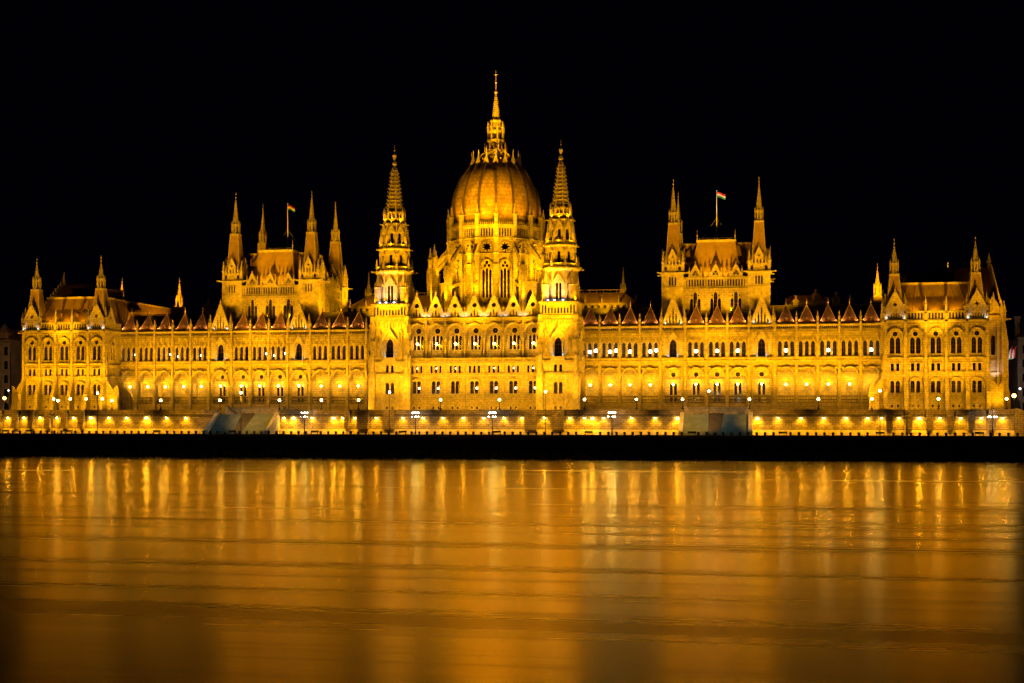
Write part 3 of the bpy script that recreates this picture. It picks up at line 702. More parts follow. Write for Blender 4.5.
# --- the two river towers
W_TW = [lancet(0, 0, 1.9, 4.9)]
W_TALL = [lancet(-.42, 0, .62, 5.4), lancet(.42, 0, .62, 5.4)]
W_TS = [lancet(0, 0, .8, 3.4)]
def river_tower(sx):
    c = 22.3 * sx; cy = 3.0; hw = 4.7
    loc = (c, cy, T0)
    tw = link('river_tower', None, root, loc)
    mb = MB()
    for rot in (0, 90, -90):
        mb.frame((c, cy, 0), R(rot)); mb.o = mb.o + mb.n * hw
        hs = shift(W_TW, 0, 25.5) + shift(W_SMALL, 0, 21.5) + shift(W_LOW, 0, 15.9) + shift(W_CELL, 0, 11.9)
        mb.wall(-hw, hw, T0, 36.0, hs, .45)
        window('tower_great_window', 'tw', W_TW, tw, mb.P(0, 0, 25.5), R(rot)); window('small_window_pair', 'ps', W_SMALL, tw, mb.P(0, 0, 21.5), R(rot))
        window('arched_window_pair', 'pl', W_LOW, tw, mb.P(0, 0, 15.9), R(rot)); window('basement_window_pair', 'pc', W_CELL, tw, mb.P(0, 0, 11.9), R(rot))
        chevron(mb, 0, 29.9, 2.0, 2.9, .4, .2); mb.pinnacle(0, .3, 32.4, 1.6, .2)
        hood(mb, 0, 18.1, 2.5, .2, .2, k0=1.1)
        strings(mb, -hw, hw, [(20.95, .3), (15.5, .3), (24.1, .3), (35.6, .4)], .35)
        mb.box(-1.8, 1.8, 0, 1.0, 24.4, 24.6); mb.box(-1.8, 1.8, .8, 1.0, 24.6, 25.4)
        dentils(mb, -hw + .9, hw - .9, 23.7); dentils(mb, -hw + .9, hw - .9, 20.6); dentils(mb, -hw + .6, hw - .6, 35.2, .36, .5); niches(mb, -hw + .9, hw - .9, 33.3, 1.7, .75, .08, .3); niches(mb, -hw + .9, hw - .9, 13.2, 2.1, 1.2, .07, .2)
        shafts(mb, (-1.25, 1.25), 25.4, 29.8, .5, .12); shafts(mb, (-2.6, -3.3, 2.6, 3.3), 25.4, 31.5, .3, .1); shafts(mb, (-2.4, 2.4), 16, 20, .25, .1)
        for q in (-2.95, 2.95): chevron(mb, q, 31.5, .6, 1.1, .3, .1); mb.frus(q, .3, 27.5, 29.8, .25, .22, .12, .12)
        # buttresses going right down through the terrace edge
        for e in (-hw + .1, hw - .1):
            mb.box(e - .75, e + .75, 0, 1.0, T0, 20.2); mb.hexa([(e - .75, 0), (e + .75, 0), (e + .75, 1.0), (e - .75, 1.0)], 20.2, [(e - .5, 0), (e + .5, 0), (e + .5, .5), (e - .5, .5)], 22.5)
            mb.box(e - .55, e + .55, 0, .5, 22, 36.2)
            mb.box(e - .35, e + .35, .4, .9, T0, 26)
            for z in (25.2, 29.5, 33.8): mb.box(e - .7, e + .7, 0, .75, z, z + .35); mb.frus(e, .6, z - 2.2, z, .3, .3, .2, .2)
        # slit gallery
        sl = [rarch(-4.1 + k * .82, 36.5, .5, 2.2 if k in (0, 1, 9, 10) else 1.5, 4) for k in range(11)]
        mb.prism([[(-hw, 36.0), (hw, 36.0), (hw, 39.2), (-hw, 39.2)]] + sl, -.4, .1)
        mb.box(-hw - .1, hw + .1, -.2, .4, 39.1, 39.5)
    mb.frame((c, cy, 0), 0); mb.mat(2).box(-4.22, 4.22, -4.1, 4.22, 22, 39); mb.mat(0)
    mb.box(-4.65, 4.65, -4.7, -4.65, T0, 36); mb.box(-4.5, 4.5, -4.5, 4.5, 39, 39.4)
    # stage 1: octagon with tall windows, corner turrets in front of the diagonals
    def octo(z0, z1, r, holes, key, nm, wz):
        ap = r * math.cos(R(22.5)); s = r * math.sin(R(22.5))
        for k in range(8):
            mb.frame((c, cy, 0), R(45 * k)); mb.o = mb.o + mb.n * ap
            mb.wall(-s, s, z0, z1, shift(holes, 0, wz), .4)
            if k in (0, 1, 2, 6, 7): window(nm, key, holes, tw, mb.P(0, 0, wz), R(45 * k), .4)
            mb.gable(0, wz + 4.3 if z0 < 45 else wz + 2.9, s * .8, 2.2, 0, .35, [], True)
            mb.box(-s, s, -.1, .25, z1 - .5, z1 - .2)
            mb.box(-s - .1, -s + .35, -.1, .3, z0, z1)
    octo(39.2, 48.0, 4.35, W_TALL, 'tall', 'belfry_window', 40.0)
    mb.frame((c, cy, 0), 0); mb.mat(2).lathe(0, 0, [(3.1, 39.4), (3.1, 47.8)], 8, R(22.5)).mat(0)
    for k in range(4):
        t = R(45 + 90 * k); x, y = 4.9 * math.sin(t), 4.9 * math.cos(t)
        mb.lathe(x, y, [(1.0, 39.2), (1.0, 43.6), (1.2, 43.9), (.95, 44.1), (.12, 47.6)], 8, R(22.5))
        for j in range(4): q = R(90 * j + 45); mb.pinnacle(x + .95 * math.sin(q), y + .95 * math.cos(q), 42.4, 3.0, .16)
    mb.lathe(0, 0, [(4.4, 47.4), (5.1, 48.0), (5.1, 48.35), (4.6, 48.4)], 16)
    for k in range(8): t = R(22.5 + 45 * k); mb.bar((4.9 * math.sin(t), 4.9 * math.cos(t), 48.1), (6.2 * math.sin(t), 6.2 * math.cos(t), 48.2), .18)
    def ring(z, r, h, n):
        for k in range(n):
            t = 2 * math.pi * k / n; mb.box(r * math.sin(t) - .1, r * math.sin(t) + .1, r * math.cos(t) - .1, r * math.cos(t) + .1, z, z + h)
        mb.lathe(0, 0, [(r - .15, z + h), (r + .15, z + h), (r + .15, z + h + .2), (r - .15, z + h + .2)], 16)
        for k in range(8): t = R(22.5 + 45 * k); mb.pinnacle(r * math.sin(t), r * math.cos(t), z, h + 2.4, .22)
    ring(48.35, 4.7, .9, 40)
    octo(48.2, 54.0, 3.7, W_TS, 'ts', 'tower_upper_window', 49.6)
    mb.frame((c, cy, 0), 0); mb.mat(2).lathe(0, 0, [(2.6, 48.4), (2.6, 53.8)], 8, R(22.5)).mat(0)
    mb.lathe(0, 0, [(3.7, 53.5), (4.25, 54.0), (4.25, 54.3), (3.8, 54.35)], 16)
    for k in range(8): t = R(22.5 + 45 * k); mb.bar((4.1 * math.sin(t), 4.1 * math.cos(t), 54.1), (4.9 * math.sin(t), 4.9 * math.cos(t), 54.15), .14)
    ring(54.3, 3.85, .9, 32)
    octo(54.2, 60.6, 2.95, W_TS, 'ts', 'tower_upper_window', 55.4)
    mb.frame((c, cy, 0), 0); mb.mat(2).lathe(0, 0, [(2.0, 54.4), (2.0, 60.3)], 8, R(22.5)).mat(0)
    for k in range(8):
        t = R(22.5 + 45 * k); mb.pinnacle(3.55 * math.sin(t), 3.55 * math.cos(t), 55.2, 4.8, .22)
        mb.bar((3.55 * math.sin(t), 3.55 * math.cos(t), 57), (2.8 * math.sin(t), 2.8 * math.cos(t), 59), .15)
    mb.lathe(0, 0, [(2.9, 60.2), (3.35, 60.7), (3.35, 60.95), (2.8, 61.0), (2.75, 61.2), (2.75, 62.2), (2.9, 62.3)], 8, R(22.5))
    for k in range(8): t = R(22.5 + 45 * k); mb.bar((3.2 * math.sin(t), 3.2 * math.cos(t), 60.8), (3.9 * math.sin(t), 3.9 * math.cos(t), 60.9), .13)
    for k in range(16):
        t = R(22.5 * k); mb.box(2.55 * math.sin(t) - .15, 2.55 * math.sin(t) + .15, 2.55 * math.cos(t) - .15, 2.55 * math.cos(t) + .15, 62.2, 63.8)
        if k % 2: mb.pinnacle(2.75 * math.sin(t), 2.75 * math.cos(t), 62, 3.4, .2)
    mb.lathe(0, 0, [(1.9, 61.0), (1.9, 64.2)], 8, R(22.5)); mb.lathe(0, 0, [(2.6, 63.7), (2.6, 64.1), (2.3, 64.3)], 8, R(22.5))
    put('tower_shaft', mb, [TRIM, ROOF, INNER], tw, loc)
    sp = MB().frame((c, cy, 0), 0); n = 11; pr = []
    for k in range(n + 1):
        t = k / n; r = 2.15 * (1 - t) + .75 * t; z = 64.2 + 11.1 * t
        pr += [(r + .12, z), (r - .05, z + .2), (r - .1, z + .7)]
        if k < n:
            for j in range(8): q = R(22.5 + 45 * j); sp.frus((r + .22) * math.sin(q), (r + .22) * math.cos(q), z + .1, z + .5, .16, .16, .1, .1)
    sp.lathe(0, 0, pr, 8, R(22.5)); sp.lathe(0, 0, [(.5, 75.8), (.42, 76.4), (.62, 76.9), (.5, 77.5), (.2, 77.8), (.28, 78.3), (.55, 79.2), (.5, 79.5), (.12, 79.7)], 8)
    sp.mat(1).lathe(0, 0, [(.1, 79.5), (.1, 80.4), (.2, 80.6), (.08, 80.8), (.04, 82.0)], 6)
    put('tower_spire', sp, [TRIM, GOLD], tw, (c, cy, 64.2))
    # white floodlights at the foot of the belfry
    for (dx, dy) in ((-2.6, -5.0), (-.9, -5.2), (1.3, -5.2)):
        fb = MB(); fb.mat(0).box(dx - .25, dx + .25, -dy - .2, -dy + .2, 39.5, 39.75); fb.mat(1).box(dx - .2, dx + .2, -dy - .15, -dy + .15, 39.76, 39.9)
        fb.v = [v + Vector((c, cy, 0)) for v in fb.v]
        put('tower_floodlight', fb, [IRON, FLOODW], tw, (c + dx, cy + dy, 39.5))
for sx in (-1, 1): river_tower(sx)

# --- dome
W_DR = [lancet(-.95, 0, .74, 7.8), lancet(0, 0, .74, 8.2), lancet(.95, 0, .74, 7.8), circ(-.56, 8.75, .46, 10), circ(.56, 8.75, .46, 10), circ(0, 9.6, .46, 10)]
W_ROSE = [rose(0, 0, 1.35, 8)]
def dome():
    cx, cy = 0, 29.0; loc = (cx, cy, 33)
    dm = link('central_dome', None, root, loc)
    mb = MB(); r = 13.0; ap = r * math.cos(R(11.25)); s = r * math.sin(R(11.25))
    for k in range(16):
        rot = R(22.5 * k)
        mb.frame((cx, cy, 0), rot); mb.o = mb.o + mb.n * ap
        mb.wall(-s, s, 33, 58.7, shift(W_DR, 0, 42.3) + shift(W_ROSE, 0, 56.2), .6)
        vis = k in (0, 1, 2, 3, 4, 13, 14, 15, 12)
        if vis:
            window('drum_window', 'dr', W_DR, dm, mb.P(0, 0, 42.3), rot, .6); window('rose_window', 'ro', W_ROSE, dm, mb.P(0, 0, 56.2), rot, .6, bars=False)
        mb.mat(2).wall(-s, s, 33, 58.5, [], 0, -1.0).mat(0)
        hood(mb, 0, 50.2, 3.2, .25, .4, 10, 1.5)
        mb.box(-s, s, 0, .25, 54.3, 54.5); mb.box(-s, s, 0, .5, 58.3, 58.7)
        sl = [rect(-1.5 + j * .75, 59.1, .46, 2.2) for j in range(5)]
        mb.prism([[(-s, 58.7), (s, 58.7), (s, 61.8), (-s, 61.8)]] + sl, -.3, .3); mb.mat(2).box(-2.2, 2.2, -.6, -.55, 58.7, 61.6).mat(0)
        mb.box(-s, s, -.8, .6, 61.8, 62.2)
        dentils(mb, -s + .4, s - .4, 57.9, .36, .5, .55); shafts(mb, (-1.6, 1.6), 42.3, 50.2, .4, .12); niches(mb, -s + .6, s - .6, 39.6, 2.4, .9, .08, .3)
        hood(mb, 0, 56.2, 2.7, .16, .3, 12, 1.0)
        n = 9
        for j in range(n): mb.frus(-s + 2 * s * (j + .5) / n, .45, 62.2, 63.3, .16, .12, .03, .03)
        # rib-line pier with pinnacle, flying buttress and outer pier
        mb.frame((cx, cy, 0), rot + R(11.25))
        mb.box(-.55, .55, r - .3, r + .75, 40, 62.4); mb.pinnacle(0, r + .35, 62.2, 6.0, .48)
        for z in (54.3, 58.4): mb.box(-.7, .7, r, r + .95, z, z + .4)
        ro = 18.4
        mb.box(-.6, .6, ro - .9, ro + .9, 33, 50.5); mb.box(-.75, .75, ro - 1.05, ro + 1.05, 50.4, 50.8)
        mb.pinnacle(0, ro, 50.6, 6.8, .55)
        for s2 in (-1, 1): mb.pinnacle(s2 * .6, ro + .8, 47.5, 4.0, .2)
        q0 = [(-.35, r + .5, 55.9), (.35, r + .5, 55.9), (.35, ro, 50.2), (-.35, ro, 50.2)]
        q1 = [(-.35, r + .5, 57.3), (.35, r + .5, 57.3), (.35, ro, 51.6), (-.35, ro, 51.6)]
        mb.add(q0 + q1, [(0, 1, 2, 3), (4, 5, 6, 7), (0, 1, 5, 4), (2, 3, 7, 6), (1, 2, 6, 5), (0, 3, 7, 4)])
        q0 = [(-.3, r, 46.3), (.3, r, 46.3), (.3, ro, 44.3), (-.3, ro, 44.3)]; q1 = [(-.3, r, 47.2), (.3, r, 47.2), (.3, ro, 45.2), (-.3, ro, 45.2)]
        mb.add(q0 + q1, [(0, 1, 2, 3), (4, 5, 6, 7), (0, 1, 5, 4), (2, 3, 7, 6), (1, 2, 6, 5), (0, 3, 7, 4)])
    # ambulatory around the foot of the drum between the piers
    R2 = 17.4; ap2 = R2 * math.cos(R(11.25)); s2_ = R2 * math.sin(R(11.25))
    for k in range(16):
        mb.frame((cx, cy, 0), R(22.5 * k)); mb.o = mb.o + mb.n * ap2
        if k in (0, 15, 1): mb.wall(-s2_, s2_, 33, 39.5, [], .5); continue
        mb.wall(-s2_, s2_, 33, 46.3, [lancet(0, 36, 3.0, 8.5)], .7); mb.box(-s2_, s2_, 0, .3, 46.2, 46.6)
        mb.mat(2).wall(-s2_, s2_, 33, 46, [], 0, -2.0).mat(0)
    put('drum', mb, [STONE, ROOF, INNER], dm, loc)
    # shell
    prof = [(12.1, 61.5), (12.2, 63.6), (12.4, 66.0), (12.35, 68.0), (12.05, 70.4), (11.45, 72.8), (10.55, 75.0), (9.4, 77.2), (8.0, 79.2), (6.6, 80.8), (5.0, 82.0), (3.5, 82.8)]
    sh = MB().frame((cx, cy, 0), 0); sh.lathe(0, 0, prof, 64, 0, False)
    o = put('dome_shell', sh, [DOMEM], dm, (cx, cy, 63.6))
    for p in o.data.polygons: p.use_smooth = True
    for k in range(16):
        rb = MB(); rb.frame((cx, cy, 0), R(22.5 * k + 11.25))
        for (r0, z0), (r1, z1) in zip(prof[:-1], prof[1:]): rb.bar((0, r0 + .05, z0), (0, r1 + .05, z1 + .05), .3)
        put('dome_rib', rb, [RIB], dm, (cx, cy, 63.6))
    # crown of pinnacles, gallery, lantern and spire
    ln = MB().frame((cx, cy, 0), 0)
    for k in range(16):
        t = R(22.5 * k + 11.25); a, d = 6.8 * math.sin(t), 6.8 * math.cos(t)
        ln.frus(a, d, 80.2, 82.2, .75, .75, .2, .2); ln.frus(a, d, 82.0, 84.2, .2, .2, .05, .05)
    for k in range(8):
        t = R(45 * k + 22.5); ln.bar((6.6 * math.sin(t), 6.6 * math.cos(t), 81.4), (2.6 * math.sin(t), 2.6 * math.cos(t), 84.4), .2)
    ln.lathe(0, 0, [(2.2, 82.4), (2.2, 84.0), (3.3, 84.3), (3.3, 84.6), (3.0, 84.6)], 16)
    for k in range(16):
        t = R(22.5 * k); ln.box(3.1 * math.sin(t) - .13, 3.1 * math.sin(t) + .13, 3.1 * math.cos(t) - .13, 3.1 * math.cos(t) + .13, 84.5, 85.5)
        if k % 2: ln.pinnacle(3.15 * math.sin(t), 3.15 * math.cos(t), 84.5, 2.2, .2)
    ln.lathe(0, 0, [(2.0, 84.4), (1.9, 86.6), (2.5, 87.2), (2.55, 87.6), (2.3, 87.7)], 8, R(22.5))
    ln.lathe(0, 0, [(1.2, 87.6), (1.2, 90.6)], 8)
    for k in range(8):
        t = R(45 * k + 22.5); ln.box(2.2 * math.sin(t) - .18, 2.2 * math.sin(t) + .18, 2.2 * math.cos(t) - .18, 2.2 * math.cos(t) + .18, 87.6, 90.0)
        ln.pinnacle(2.25 * math.sin(t), 2.25 * math.cos(t), 89.6, 3.2, .24); ln.gable(0, 0, .01, .01, 0, .01, [], False) if 0 else None
    ln.lathe(0, 0, [(2.2, 89.6), (2.2, 90.2), (1.7, 91.0), (1.45, 92.4), (1.7, 93.0), (1.6, 93.3), (1.2, 93.6)], 8, R(22.5))
    put('lantern', ln, [TRIM], dm, (cx, cy, 82.4))
    sp = MB().frame((cx, cy, 0), 0); n = 12; pr = []
    for k in range(n + 1):
        t = k / n; rr = 1.15 * (1 - t) + .42 * t; z = 93.4 + 6.2 * t; pr += [(rr + .1, z), (rr - .04, z + .14), (rr - .06, z + .38)]
    sp.lathe(0, 0, pr, 8, R(22.5)); sp.mat(1).lathe(0, 0, [(.28, 100), (.24, 100.8), (.5, 101.0), (.5, 101.3), (.2, 101.6), (.16, 103.6), (.34, 103.9), (.14, 104.2), (.12, 105.8), (.3, 106.1), (.1, 106.4), (.06, 107.3)], 8)
    sp.bar((-.5, 0, 106.1), (.5, 0, 106.1), .08)
    put('dome_spire', sp, [TRIM, GOLD], dm, (cx, cy, 93.4))
    bd = MB().frame((cx, cy, 0), 0); bd.mat(0).box(-19, 19, -19, 24, 33, 35.0)
    put('dome_base_roof', bd, [SLATE], dm, (cx, cy, 33))
dome()

# ================================================================== flags (cloth held by the poles)
def flag(name, X, z, mats, label, w=2.5, h=1.9):
    me = MB(); nx, nz = 10, 6; v = []; f = []; mi = []
    for j in range(nz + 1):
        for i in range(nx + 1):
            t = i / nx; v.append((t * w, .25 * math.sin(t * 5 + j * .3) * t, -h * j / nz - .7 * t ** 1.5 + .1 * math.sin(t * 6)))
    for j in range(nz):
        for i in range(nx): f.append((j * (nx + 1) + i, j * (nx + 1) + i + 1, (j + 1) * (nx + 1) + i + 1, (j + 1) * (nx + 1) + i)); mi.append(j // 2)
    m = bpy.data.meshes.new(name); m.from_pydata(v, [], f)
    for q in mats: m.materials.append(q)
    for p, i in zip(m.polygons, mi): p.material_index = i
    o = link(name, m, None, (X, 24, z), label=label, cat='flag')
    sm = o.modifiers.new('s', 'SOLIDIFY'); sm.thickness = .02
flag('flag', 61.7, 70.4, [REDF, WHITEF, GREENF], 'red white and green flag flying over the hall roof right of the dome', 2.2, 1.4)
flag('flag', -59.5, 70.2, [REDF, WHITEF, GREENF], 'tricolour flag tinted orange and yellow above the hall left of the dome', 2.1, 1.3)

# ================================================================== terrace wall, stairs, quay, river
XL, XR = -131.5, 131.6
SL = (-65.2, -48.9); SRr = (54.6, 71.0)      # the two stair openings
def terrace_piece(x0, x1, name, label):
    c = (x0 + x1) / 2; tr = link(name, None, None, (c, FY, Q0), label=label, cat='terrace wall')
    mb = MB().frame((0, FY, 0), 0)
    mb.box(x0, x1, -.9, 0, Q0 - .5, T0 - .35)
    mb.mat(1).box(x0, x1, 0, .45, T0 - .4, T0).mat(0); mb.box(x0, x1, 0, .12, T0 - .7, T0 - .4)  # dark slate band paints the shadow line along the cornice
    mb.mat(2).hexa([(x0, 0), (x1, 0), (x1, .7), (x0, .7)], Q0 - .3, [(x0, 0), (x1, 0), (x1, .3), (x0, .3)], Q0 + 1.2); mb.mat(0)
    put('retaining_wall', mb, [WALLST, SLATE, TRIM], tr, (c, FY, Q0))
    pb = MB().frame((0, FY, 0), 0)
    pb.box(x0, x1, -.25, .1, T0, T0 + .18); pb.box(x0, x1, -.3, .15, T0 + .95, T0 + 1.12)
    n = max(1, int((x1 - x0) / 4.1)); st = (x1 - x0) / n
    for k in range(n + 1): pb.box(max(x0, x0 + st * k - .35), min(x1, x0 + st * k + .35), -.35, .2, T0, T0 + 1.2)
    m2 = int((x1 - x0) / .35)
    pb.box(x0, x1, -.1, -.04, T0 + .18, T0 + .95)
    for k in range(m2): x = x0 + (x1 - x0) * (k + .5) / m2; pb.frus(x, -.02, T0 + .18, T0 + .95, .09, .09, .07, .07)
    put('parapet', pb, [WALLST], tr, (c, FY, T0))
    return tr
pieces = [(XL, -102.5, 'pale pilastered terrace wall with lamplit niches below the leftmost pavilion'), (-102.5, SL[0], 'long plain terrace wall with five lamp pools left of the left stairs'), (SL[1], -28.8, 'terrace wall with pools of light between the left stairs and the central towers'),
          (-28.8, 28.8, 'darker grey terrace wall below the central domed block'), (28.8, SRr[0], 'terrace wall with lamp pools between the centre and the right stairs'), (SRr[1], 102.5, 'long plain terrace wall with lamp pools right of the right stairs'), (102.5, XR, 'pilastered terrace wall with lamplit niches below the rightmost pavilion')]
TP = []
for x0, x1, lb in pieces: TP.append(terrace_piece(x0, x1, 'terrace_wall', lb))
def pilasters(tr, xs, hw=.75):
    for x in xs:
        pb = MB().frame((x, FY, 0), 0); pb.hexa([(-hw, 0), (hw, 0), (hw, 1.7), (-hw, 1.7)], Q0 + 1.2, [(-hw, 0), (hw, 0), (hw, 1.0), (-hw, 1.0)], T0 - .1)
        pb.box(-hw - .1, hw + .1, 0, 1.05, T0 - .1, T0 + 1.15)
        put('pilaster', pb, [WALLST], tr, (x, FY, Q0 + 1.2))
pilasters(TP[0], [-126.9, -122.3, -117.6, -112.8, -108.0, -103.2]); pilasters(TP[6], [103.3, 107.8, 112.5, 117.2, 121.9, 126.6])
pilasters(TP[3], [-26.0, -19.2, 17.2, 24.0], 1.5); pilasters(TP[2], [-30.2], .6)

# wall lamps under the terrace cornice
wl = []
for x in (-129.2, -124.6, -119.9, -115.2, -110.4, -105.6, -100.6): wl.append(x)
for px in (-95.6, -90.6, -85.0, -79.4, -74.0): wl.append(px)
wl += [-47.2, -44.6, -39.6, -33.9, -31.4, -28.2, -22.6]
wl += [-15.6, -10.4, -5.2, 0.0, 5.2, 10.4, 15.0, 20.6, 27.0, 30.6]
wl += [32.6, 35.4, 42.2, 48.0, 53.4, 72.6, 77.5, 82.9, 88.2, 93.4, 98.4]
wl += [101.6, 105.6, 110.2, 114.9, 119.6, 124.3, 129.0]
BRIGHT = {-100.6, -85.0, -44.6, -33.9, 32.6, 53.4, 72.6, 110.2}
wlm = {}
for b in (False, True):
    k = MB(); k.mat(0).box(-.14, .14, 0, .5, .1, .2); k.mat(1).box(-.16 - .1 * b, .16 + .1 * b, .3, .55, -.12 - .1 * b, .1); wlm[b] = k.mesh('wall_lamp', [IRON, WALLLAMP])
ORD = ['first', 'second', 'third', 'fourth', 'fifth', 'sixth', 'seventh', 'eighth', 'ninth', 'tenth', 'eleventh', 'twelfth']
def sector(x):
    for i, (x0, x1, lb) in enumerate(pieces):
        if x0 <= x <= x1: return i
    return None
SECT = ['terrace wall under the leftmost pavilion', 'terrace wall left of the left stairs', 'terrace wall right of the left stairs', 'grey terrace wall under the dome', 'terrace wall left of the right stairs', 'terrace wall right of the right stairs', 'terrace wall under the rightmost pavilion']
cnt = {}
def lamp(kind, name, loc, energy, color, target=None, size=None, blend=.6, rad=.3, spot=60, sy=None):
    L = bpy.data.lights.new(name, kind); L.energy = energy; L.color = color
    if kind == 'SPOT': L.spot_size = R(spot); L.spot_blend = blend; L.shadow_soft_size = rad
    elif kind == 'POINT': L.shadow_soft_size = rad
    o = bpy.data.objects.new(name, L); col.objects.link(o); o.location = loc
    if target is not None: o.rotation_euler = (Vector(target) - Vector(loc)).to_track_quat('-Z', 'Y').to_euler()
    return o
AMB = (1.0, 0.425, 0.0015); AMB2 = (1.0, 0.39, 0.002); WARM = (1.0, 0.62, 0.12)
for x in wl:
    s = sector(x); cnt[s] = cnt.get(s, 0) + 1
    link('wall_lamp', wlm[x in BRIGHT], None, (x, FY, T0 - .95), label='%s downlight from the left on the %s' % (ORD[cnt[s] - 1], SECT[s]), cat='wall lamp', group='downlights under the terrace cornice')
    lamp('SPOT', 'wall_lamp_light', (x, FY - 1.25, T0 - .95), 1900 if x in BRIGHT else 950, AMB, (x, FY + .1, T0 - 4), spot=128, blend=.8, rad=.12)

# stairs
def stairs(x0, x1, label):
    c = (x0 + x1) / 2; n = 28; st = link('stairway', None, None, (c, FY - 4, Q0), label=label, cat='stairs')
    mb = MB()
    for k in range(n):
        z0, z1 = Q0 + (T0 - Q0) * k / n, Q0 + (T0 - Q0) * (k + 1) / n
        y = FY - 8.0 + 8.4 * k / n; mb.box(x0 + .4, x1 - .4, -y, -(FY + .8), z0 - .02, z1)
    put('steps', mb, [rough_mat('grey_step_stone', (.09, .12, .12), (.17, .20, .19), .5)], st, (c, FY - 4, Q0))
    for x in (x0, x1):
        b = MB().frame((x, 0, 0), 0); w_ = .5
        b.add([(-w_, -FY - .8, Q0), (w_, -FY - .8, Q0), (-w_, -FY + 8.6, Q0), (w_, -FY + 8.6, Q0), (-w_, -FY - .8, T0 + .5), (w_, -FY - .8, T0 + .5), (-w_, -FY + .5, T0 + .5), (w_, -FY + .5, T0 + .5), (-w_, -FY + 8.6, Q0 + .9), (w_, -FY + 8.6, Q0 + .9)],
              [(0, 2, 8, 6, 4), (1, 5, 7, 9, 3), (2, 3, 9, 8), (8, 9, 7, 6), (6, 7, 5, 4), (0, 1, 3, 2)])
        put('stair_cheek', b, [TRIM], st, (x, FY - 4, Q0))
    rp_ = MB(); rp_.add([(c - 1.1, -(FY - 8.1), Q0 + .1), (c + 1.1, -(FY - 8.1), Q0 + .1), (c + 1.7, -(FY + .5), T0 + .28), (c - 1.7, -(FY + .5), T0 + .28), (c - 1.1, -(FY - 8.1), Q0), (c + 1.1, -(FY - 8.1), Q0), (c + 2.1, -(FY + .5), T0 - .4), (c - 2.1, -(FY + .5), T0 - .4)], [(0, 1, 2, 3), (0, 1, 5, 4), (1, 2, 6, 5), (0, 3, 7, 4), (2, 3, 7, 6)])  # dark tapered slab on the steps stands in for a shadow wedge
    put('shadow_wedge', rp_, [rough_mat('shadow_wedge_dark', (.03, .026, .02), (.07, .055, .04), .6)], st, (c, FY - 4, Q0))
    # upper landing wall behind the flight
    lb = MB(); lb.box(x0, x1, 6.5, 6.0, T0, T0 + 1.5); lb.box(x0, x1, 6.7, 5.9, T0 + 1.5, T0 + 1.75)
    for k in range(7):
        for s2, xe in ((-1, x0), (1, x1)): lb.box(xe + s2 * (-.2 - k * .35), xe + s2 * (-.55 - k * .35), 6.5, 9, T0, T0 + .3 * (7 - k))
    put('landing_wall', lb, [STONE], st, (c, -6.3, T0))
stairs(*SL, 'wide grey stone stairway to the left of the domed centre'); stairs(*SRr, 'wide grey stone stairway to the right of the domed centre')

# ground
def ground(name, verts, faces, m): 
    me = bpy.data.meshes.new(name); me.from_pydata(verts, [], faces); me.materials.append(m); o = link(name, me, kind='structure'); return o
PAVE = rough_mat('paving', (.10, .09, .08), (.17, .15, .13), .6, .9, .4)
ASPH = rough_mat('asphalt', (.04, .04, .04), (.06, .06, .06), .8, .9, .3)
tb = MB()
segs = [(XL, SL[0]), (SL[1], SRr[0]), (SRr[1], XR)]
mbt = MB()
for x0, x1 in segs: mbt.box(x0, x1, -.0 - (FY + .9), -60, T0 - 1, T0)
for x0, x1 in (SL, SRr): mbt.box(x0, x1, -(FY + .8), -60, T0 - 1, T0)
o = link('terrace_ground', mbt.mesh('terrace_ground', [PAVE]), kind='structure')
ground('land', [(-1500, 2500, T0 - 1.0), (1500, 2500, T0 - 1.0), (1500, FY + .3, T0 - 1.0), (-1500, FY + .3, T0 - 1.0)], [(0, 1, 2, 3)], ASPH)
mq = MB(); mq.box(-700, 700, 25.0, 12.6, Q0 - 1, Q0); mq.box(-700, 700, 25.35, 25.0, Q0 - 1, Q0 + .02)
mq2 = mq; link('quay_road', mq.mesh('quay_road', [PAVE]), kind='structure')
# embankment: stone coping, sloping wall, rubble at the waterline
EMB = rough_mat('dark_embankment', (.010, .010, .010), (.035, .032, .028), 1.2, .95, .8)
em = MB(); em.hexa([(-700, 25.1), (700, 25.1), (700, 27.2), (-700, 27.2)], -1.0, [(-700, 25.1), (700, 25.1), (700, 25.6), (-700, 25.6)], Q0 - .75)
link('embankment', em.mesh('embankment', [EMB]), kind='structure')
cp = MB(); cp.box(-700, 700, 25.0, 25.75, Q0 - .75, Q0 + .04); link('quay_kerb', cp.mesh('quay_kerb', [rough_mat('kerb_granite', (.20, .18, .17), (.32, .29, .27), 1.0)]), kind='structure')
rk = MB()
for k in range(2600):
    x = random.uniform(-175, 175); y = random.uniform(0, 1); s = random.uniform(.15, .42)
    d = 26.3 + y * 1.0; z = 1.7 - y * 1.7
    rk.lathe(x, d, [(s * random.uniform(.6, 1), z - s * .6), (s * random.uniform(.8, 1.2), z), (s * .5, z + s * random.uniform(.3, .8))], random.choice((4, 5, 6)), random.uniform(0, 6))
link('rubble', rk.mesh('rubble', [rough_mat('wet_rubble', (.03, .03, .03), (.22, .20, .16), 2.0, .5, .5)]), label='rubble stones lying along the waterline below the dark quay wall', cat='rubble', kind='stuff')
